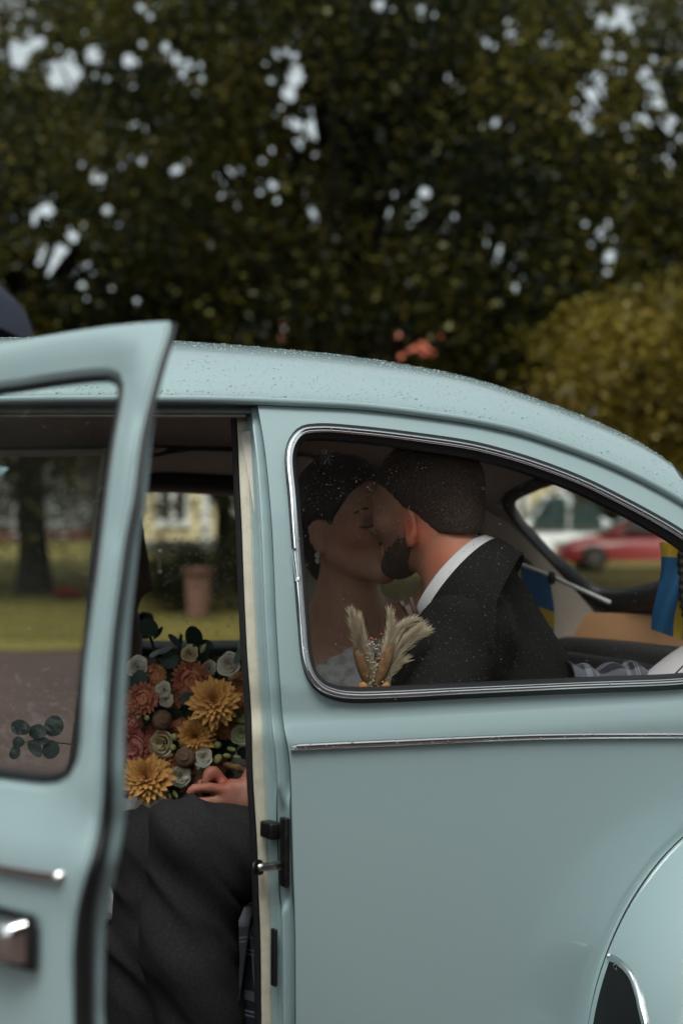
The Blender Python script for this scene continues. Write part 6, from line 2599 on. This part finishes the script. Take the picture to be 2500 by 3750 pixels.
for px, py in [(1396, 2323), (1358, 2338), (1374, 2343), (1386, 2414), (1340, 2395)]:
    v, f = pad(atY(px, py, YB - .006), (.0048, .0048, .0048), None, 2, 7)
    mesh('berry', v, f, M['berry'], bout)
# pin to the cloth
v, f = tube(np.array([bt0, bt0 + A(.09, .03, -.02)]), .0012, 6)
mesh('pin', v, f, M['steel'], bout)

# ================================================================ flags by the rear window
M['flag_blue'] = mat('flag_blue', (.016, .13, .31), .8, noise=(300, (.02, .15, .35)))
M['flag_yellow'] = mat('flag_yellow', (.64, .42, .035), .8, noise=(300, (.68, .46, .05)))
M['white_plastic'] = mat('white_plastic', (.72, .72, .72), .35)


def flag(label, grid_fn, nu, nv, cross_u, cross_v, loc):
    rt_ = thing('flag', label, 'flag', loc, None)
    V = np.array([[grid_fn(i / (nu - 1), j / (nv - 1)) for j in range(nv)] for i in range(nu)])
    V2 = V + A(0, .0012, 0)
    Fq = grid_faces(nu, nv)
    o = mesh('cloth', np.vstack([V.reshape(-1, 3), V2.reshape(-1, 3)]), np.vstack([Fq, Fq[:, ::-1] + nu * nv]), [M['flag_blue'], M['flag_yellow']], rt_)
    idx = []
    for k in range(2):
        for i in range(nu - 1):
            for j in range(nv - 1):
                u, v = (i + .5) / (nu - 1), (j + .5) / (nv - 1)
                idx.append(1 if (cross_u[0] < u < cross_u[1] or cross_v[0] < v < cross_v[1]) else 0)
    o.data.polygons.foreach_set('material_index', idx)
    return rt_


pA, pB, pC_ = atY(1770, 2014, 2.96), atY(2014, 2110, 2.95), atY(2232, 2207, 2.93)


def f1(u, v):
    p = lerp(atY(1792, 2028, 2.957), atY(2012, 2116, 2.947), u)
    return p + A(.012 * v, -.010 * math.sin(u * 7 + v * 2) * v, -.172 * v) + A(.010 * math.sin(v * 5) * v, 0, 0)


fl1 = flag('blue flag with yellow cross hanging from white stick by the rear window', f1, 31, 25, (.30, .50), (.46, .66), pB)
v, f = tube(np.array([pA, pB, pC_]), .0048, 10)
mesh('stick', v, f, M['white_plastic'], fl1)
v, f = pad(pB + A(.002, 0, -.004), (.018, .018, .030), None, 3, 8)
mesh('clip', v, f, M['black_vinyl'], fl1)


def f2(u, v):
    x = lerp(2402, 2520, u) + 18 * math.sin(v * 4.2 + .6)
    y = lerp(1985 + 60 * u * .0, 2305 + 40 * u, v)
    return atY(x, y, 2.46 + .012 * math.sin(u * 6 + v * 3))


fl2 = flag('blue and yellow flag hanging limp at the rear corner of the cabin', f2, 25, 37, (.68, .95), (-.1, .17), atY(2450, 2150, 2.46))
P = np.array([atY(2500, 1960, 2.45), atY(2493, 2050, 2.45), atY(2500, 2200, 2.45), atY(2530, 2350, 2.45)])
v, f = tube(spline(P, 50), .0075 + .0018 * np.sin(np.arange(50) * 1.6), 10)
mesh('clip', v, f, M['black_vinyl'], fl2)

# ================================================================ blankets and cushion
def plaid_mat():
    m = mat('plaid_wool', (.03, .035, .055), .9, sheen=.2, bump=(500, .3, .001))
    nt = m.node_tree
    b = nt.nodes['Principled BSDF']
    uv = nt.nodes.new('ShaderNodeUVMap')
    sp = nt.nodes.new('ShaderNodeSeparateXYZ')
    nt.links.new(uv.outputs[0], sp.inputs[0])
    cols = []
    for ax in ('X', 'Y'):
        fr_ = nt.nodes.new('ShaderNodeMath')
        fr_.operation = 'FRACT'
        nt.links.new(sp.outputs[ax], fr_.inputs[0])
        r = nt.nodes.new('ShaderNodeValToRGB')
        r.color_ramp.interpolation = 'CONSTANT'
        e = r.color_ramp.elements
        e[0].position, e[0].color = 0, (.012, .015, .03, 1)
        e[1].position, e[1].color = .42, (.20, .21, .26, 1)
        for ps, cc in ((.58, (.012, .015, .03, 1)), (.74, (.30, .31, .36, 1)), (.77, (.012, .015, .03, 1)), (.81, (.30, .31, .36, 1)), (.84, (.012, .015, .03, 1))):
            q = e.new(ps)
            q.color = cc
        nt.links.new(fr_.outputs[0], r.inputs['Fac'])
        cols.append(r)
    mx = nt.nodes.new('ShaderNodeMixRGB')
    mx.inputs[0].default_value = .5
    nt.links.new(cols[0].outputs['Color'], mx.inputs[1])
    nt.links.new(cols[1].outputs['Color'], mx.inputs[2])
    nt.links.new(mx.outputs[0], b.inputs['Base Color'])
    return m


M['plaid'] = plaid_mat()


def cloth(name, G, uvs, m_, parent=None, thick=A(0, .003, 0)):
    nu, nv = G.shape[:2]
    Fq = grid_faces(nu, nv)
    V = np.vstack([G.reshape(-1, 3), (G + thick).reshape(-1, 3)])
    Fq = np.vstack([Fq, Fq[:, ::-1] + nu * nv])
    o = mesh(name, V, Fq, m_, parent)
    l = o.data.uv_layers.new(name='UVMap')
    U_ = np.tile(np.asarray(uvs).reshape(-1, 2), (2, 1))
    l.data.foreach_set('uv', U_[Fq.ravel()].astype(np.float32).ravel())
    return o


# over the back of the rear seat
nu, nv = 46, 26
G = np.zeros((nu, nv, 3))
UVg = np.zeros((nu, nv, 2))
for i in range(nu):
    t = i / (nu - 1)
    c = lerp(atY(2090, 2462, 2.30), atY(2420, 2470, 2.33), t)
    for j in range(nv):
        q = j / (nv - 1)
        a = math.radians(-70 + 250 * q)
        r = .034 + .006 * math.sin(t * 9 + q * 3) + .005 * math.sin(t * 23 + q * 5)
        G[i, j] = c + A(.4 * r * math.sin(t * 14) * .3, -r * math.cos(a) * .9, r * math.sin(a) * (1 if q < .7 else 1) - .02) + (A(0, .02, -.2 * max(0, q - .72)))
        UVg[i, j] = (t * 2.3 + .12 * math.sin(q * 4), q * 1.2)
o = cloth('plaid_blanket', G, UVg, M['plaid'], None, A(0, .004, -.002))
tag(o, 'dark plaid blanket bunched along the top of the rear seat', 'blanket')
M['cushion'] = mat('pale_cushion', (.56, .54, .58), .85, bump=(600, .2, .0006))
v, f = pad(atY(2545, 2500, 2.30), (.05, .17, .17), rotax((0, 1, 0), .9), 2.6)
cu = thing('cushion', 'pale lilac cushion with dark stripes leaning by the rear seat', 'cushion', atY(2545, 2560, 2.30))
v, f = pad(atY(2500, 2520, 2.285), (.24, .16, .11), rotax((0, 1, 0), -.62), 2.6)
mesh('cover', v, f, M['cushion'], cu)
for k in range(2):
    P = spline([atY(2440 + 34 * k, 2500, 2.20), atY(2476 + 30 * k, 2462, 2.196), atY(2520 + 30 * k, 2418, 2.21)], 12)
    v, f = tube(P, .0045, 6, sx=.3)
    mesh('stripe', v, f, M['black_vinyl'], cu)
# hanging in front of the rear seat
nu, nv = 40, 30
for i in range(nu):
    t = i / (nu - 1)
    for j in range(nv):
        q = j / (nv - 1)
        top = lerp(atY(862, 3330, 2.20), atY(1010, 3330, 2.30), q)
        bot = lerp(atY(820, 3800, 2.20), atY(985, 3900, 2.30), q)
        p = lerp(top, bot, t)
        p = p + A(.016 * math.sin(q * 11 + t * 2), -.014 * math.cos(q * 9 + t * 1.5), .012 * math.cos(q * 5) * (1 - t))
        if t < .12:
            p = p + A(.10 * (.12 - t) / .12, .02, .02 * math.sin(t / .12 * 3))
        G = np.zeros((nu, nv, 3)) if (i == 0 and j == 0) else G
        UVg = np.zeros((nu, nv, 2)) if (i == 0 and j == 0) else UVg
        G[i, j] = p
        UVg[i, j] = (q * 1.5, t * 2.2 + .2)
o = cloth('plaid_blanket', G, UVg, M['plaid'], None, A(.002, .002, 0))
tag(o, 'navy plaid blanket hanging below the rear seat cushion', 'blanket')

# ================================================================ umbrella with its bearer beyond the open door
uD = 4.2
rim_r = atD(124, 1238, uD)
ucen = rim_r - RT * .50
R_u, H_u = .50, .27
umb = thing('umbrella', 'dark navy umbrella canopy rising behind the open door', 'umbrella', ucen - A(0, 0, .6))
th = np.linspace(0, 2 * math.pi, 64, endpoint=False)
ss = np.linspace(0, 1, 16)
V = np.array([[ucen + A(R_u * s_ * math.cos(t), R_u * s_ * math.sin(t), H_u * math.sqrt(max(0, 1 - s_ * s_)) - .018 * abs(math.sin(4 * t)) * s_ ** 3) for t in th] for s_ in ss])
mesh('canopy', V.reshape(-1, 3), grid_faces(16, 64, False, True), M['navy'], umb)
for k in range(8):
    t = k / 8 * 2 * math.pi
    P = np.array([ucen + A(R_u * s_ * math.cos(t), R_u * s_ * math.sin(t), H_u * math.sqrt(max(0, 1 - s_ * s_)) - .004) for s_ in np.linspace(.02, 1, 14)])
    v, f = tube(P, .0022, 5)
    mesh('rib', v, f, M['black_metal'], umb)
v, f = tube(np.array([ucen + A(0, 0, H_u + .05), ucen - A(0, 0, .55)]), .006, 8)
mesh('shaft', v, f, M['black_metal'], umb)
v, f = tube(spline([ucen - A(0, 0, .52), ucen - A(0, 0, .62), ucen - A(-.03, 0, .66), ucen - A(-.06, 0, .63)], 16), .011, 8)
mesh('handle', v, f, M['brown_vinyl'], umb)

bp0 = ucen + A(-.22, .10, 0)
gz_ = float(terr(bp0[0], bp0[1]))
bearer = thing('person', 'person in navy suit standing beyond the car under the umbrella', 'person', (bp0[0], bp0[1], gz_))
o3 = A(bp0[0], bp0[1], gz_)
FRb = frame((.6, -.8, 0))
s = Sdf(o3 + A(-.45, -.45, -.05), o3 + A(.60, .45, 1.95), .011)
hcb = o3 + A(0, 0, 1.62)
add_head(s, hcb, FRb)


def ob(f, l, u):
    return o3 + FRb @ A(f, l, u)


grip = ucen - A(0, 0, .50)
s.ell(ob(-.01, 0, 1.28), (.11, .17, .20), FRb, .05)
s.cone(ob(0, 0, 1.2), ob(0, 0, .95), .13, .135, .05)
s.cone(ob(-.02, 0, 1.5), ob(-.01, 0, 1.38), .055, .08, .04)
for q in (-1, 1):
    s.chain([ob(0, q * .09, .92), ob(.02, q * .10, .50), ob(0, q * .10, .08)], (.095, .062, .045), .03)
    s.cone(ob(-.03, q * .10, .04), ob(.14, q * .11, .03), .042, .035, .03)
    s.cone(ob(-.01, 0, 1.40), ob(-.01, q * .17, 1.38), .06, .058, .04)
s.chain([ob(-.01, -.18, 1.37), ob(-.02, -.24, 1.08), ob(.06, -.22, .86)], (.055, .042, .03), .03)
el2 = lerp(ob(-.01, .18, 1.37), grip, .5) - A(0, 0, .14)
s.chain([ob(-.01, .18, 1.37), el2, grip + A(-.03, 0, -.01)], (.055, .042, .032), .03)
for k in range(4):
    p = grip + A(0, 0, -.03 + .019 * k)
    s.chain([p + A(-.035, 0, 0), p + A(0, -.020, 0), p + A(.018, .004, 0)], (.010, .009, .008), .006)
s.cone(grip + A(-.03, .01, -.02), grip + A(.0, .022, .02), .012, .010, .008)
V, Q = s.mesh(1)
bd_ = mesh('body', V, Q, M['skin_a'], bearer)
tints(bd_, [])
s = Sdf(o3 + A(-.45, -.45, -.05), o3 + A(.60, .45, 1.60), .012)
s.ell(ob(-.01, 0, 1.28), (.13, .19, .21), FRb, .05)
s.cone(ob(0, 0, 1.2), ob(0, 0, .80), .15, .165, .05)
for q in (-1, 1):
    s.chain([ob(0, q * .09, .92), ob(.02, q * .10, .50), ob(0, q * .10, .10)], (.11, .085, .075), .02)
    s.cone(ob(-.01, 0, 1.40), ob(-.01, q * .17, 1.38), .075, .074, .04)
s.chain([ob(-.01, -.18, 1.37), ob(-.02, -.24, 1.08), ob(.055, -.222, .90)], (.073, .060, .05), .03)
s.chain([ob(-.01, .18, 1.37), el2, lerp(el2, grip, .8)], (.073, .060, .048), .03)
V, Q = s.mesh(1)
mesh('suit', V, Q, M['navy'], bearer)
s = Sdf(hcb - .17, hcb + .17, .008)
s.ell(hcb + FRb @ A(-.012, 0, .038), (.106, .084, .092), FRb, 0)
P = s.pts() - hcb
s.F = np.maximum(s.F, ((P @ FRb[:, 0]) * .6 - (P @ FRb[:, 2]) * .8 + .01).astype(np.float32))
V, Q = s.mesh(1)
mesh('hair', V, Q, M['hair_short'], bearer)
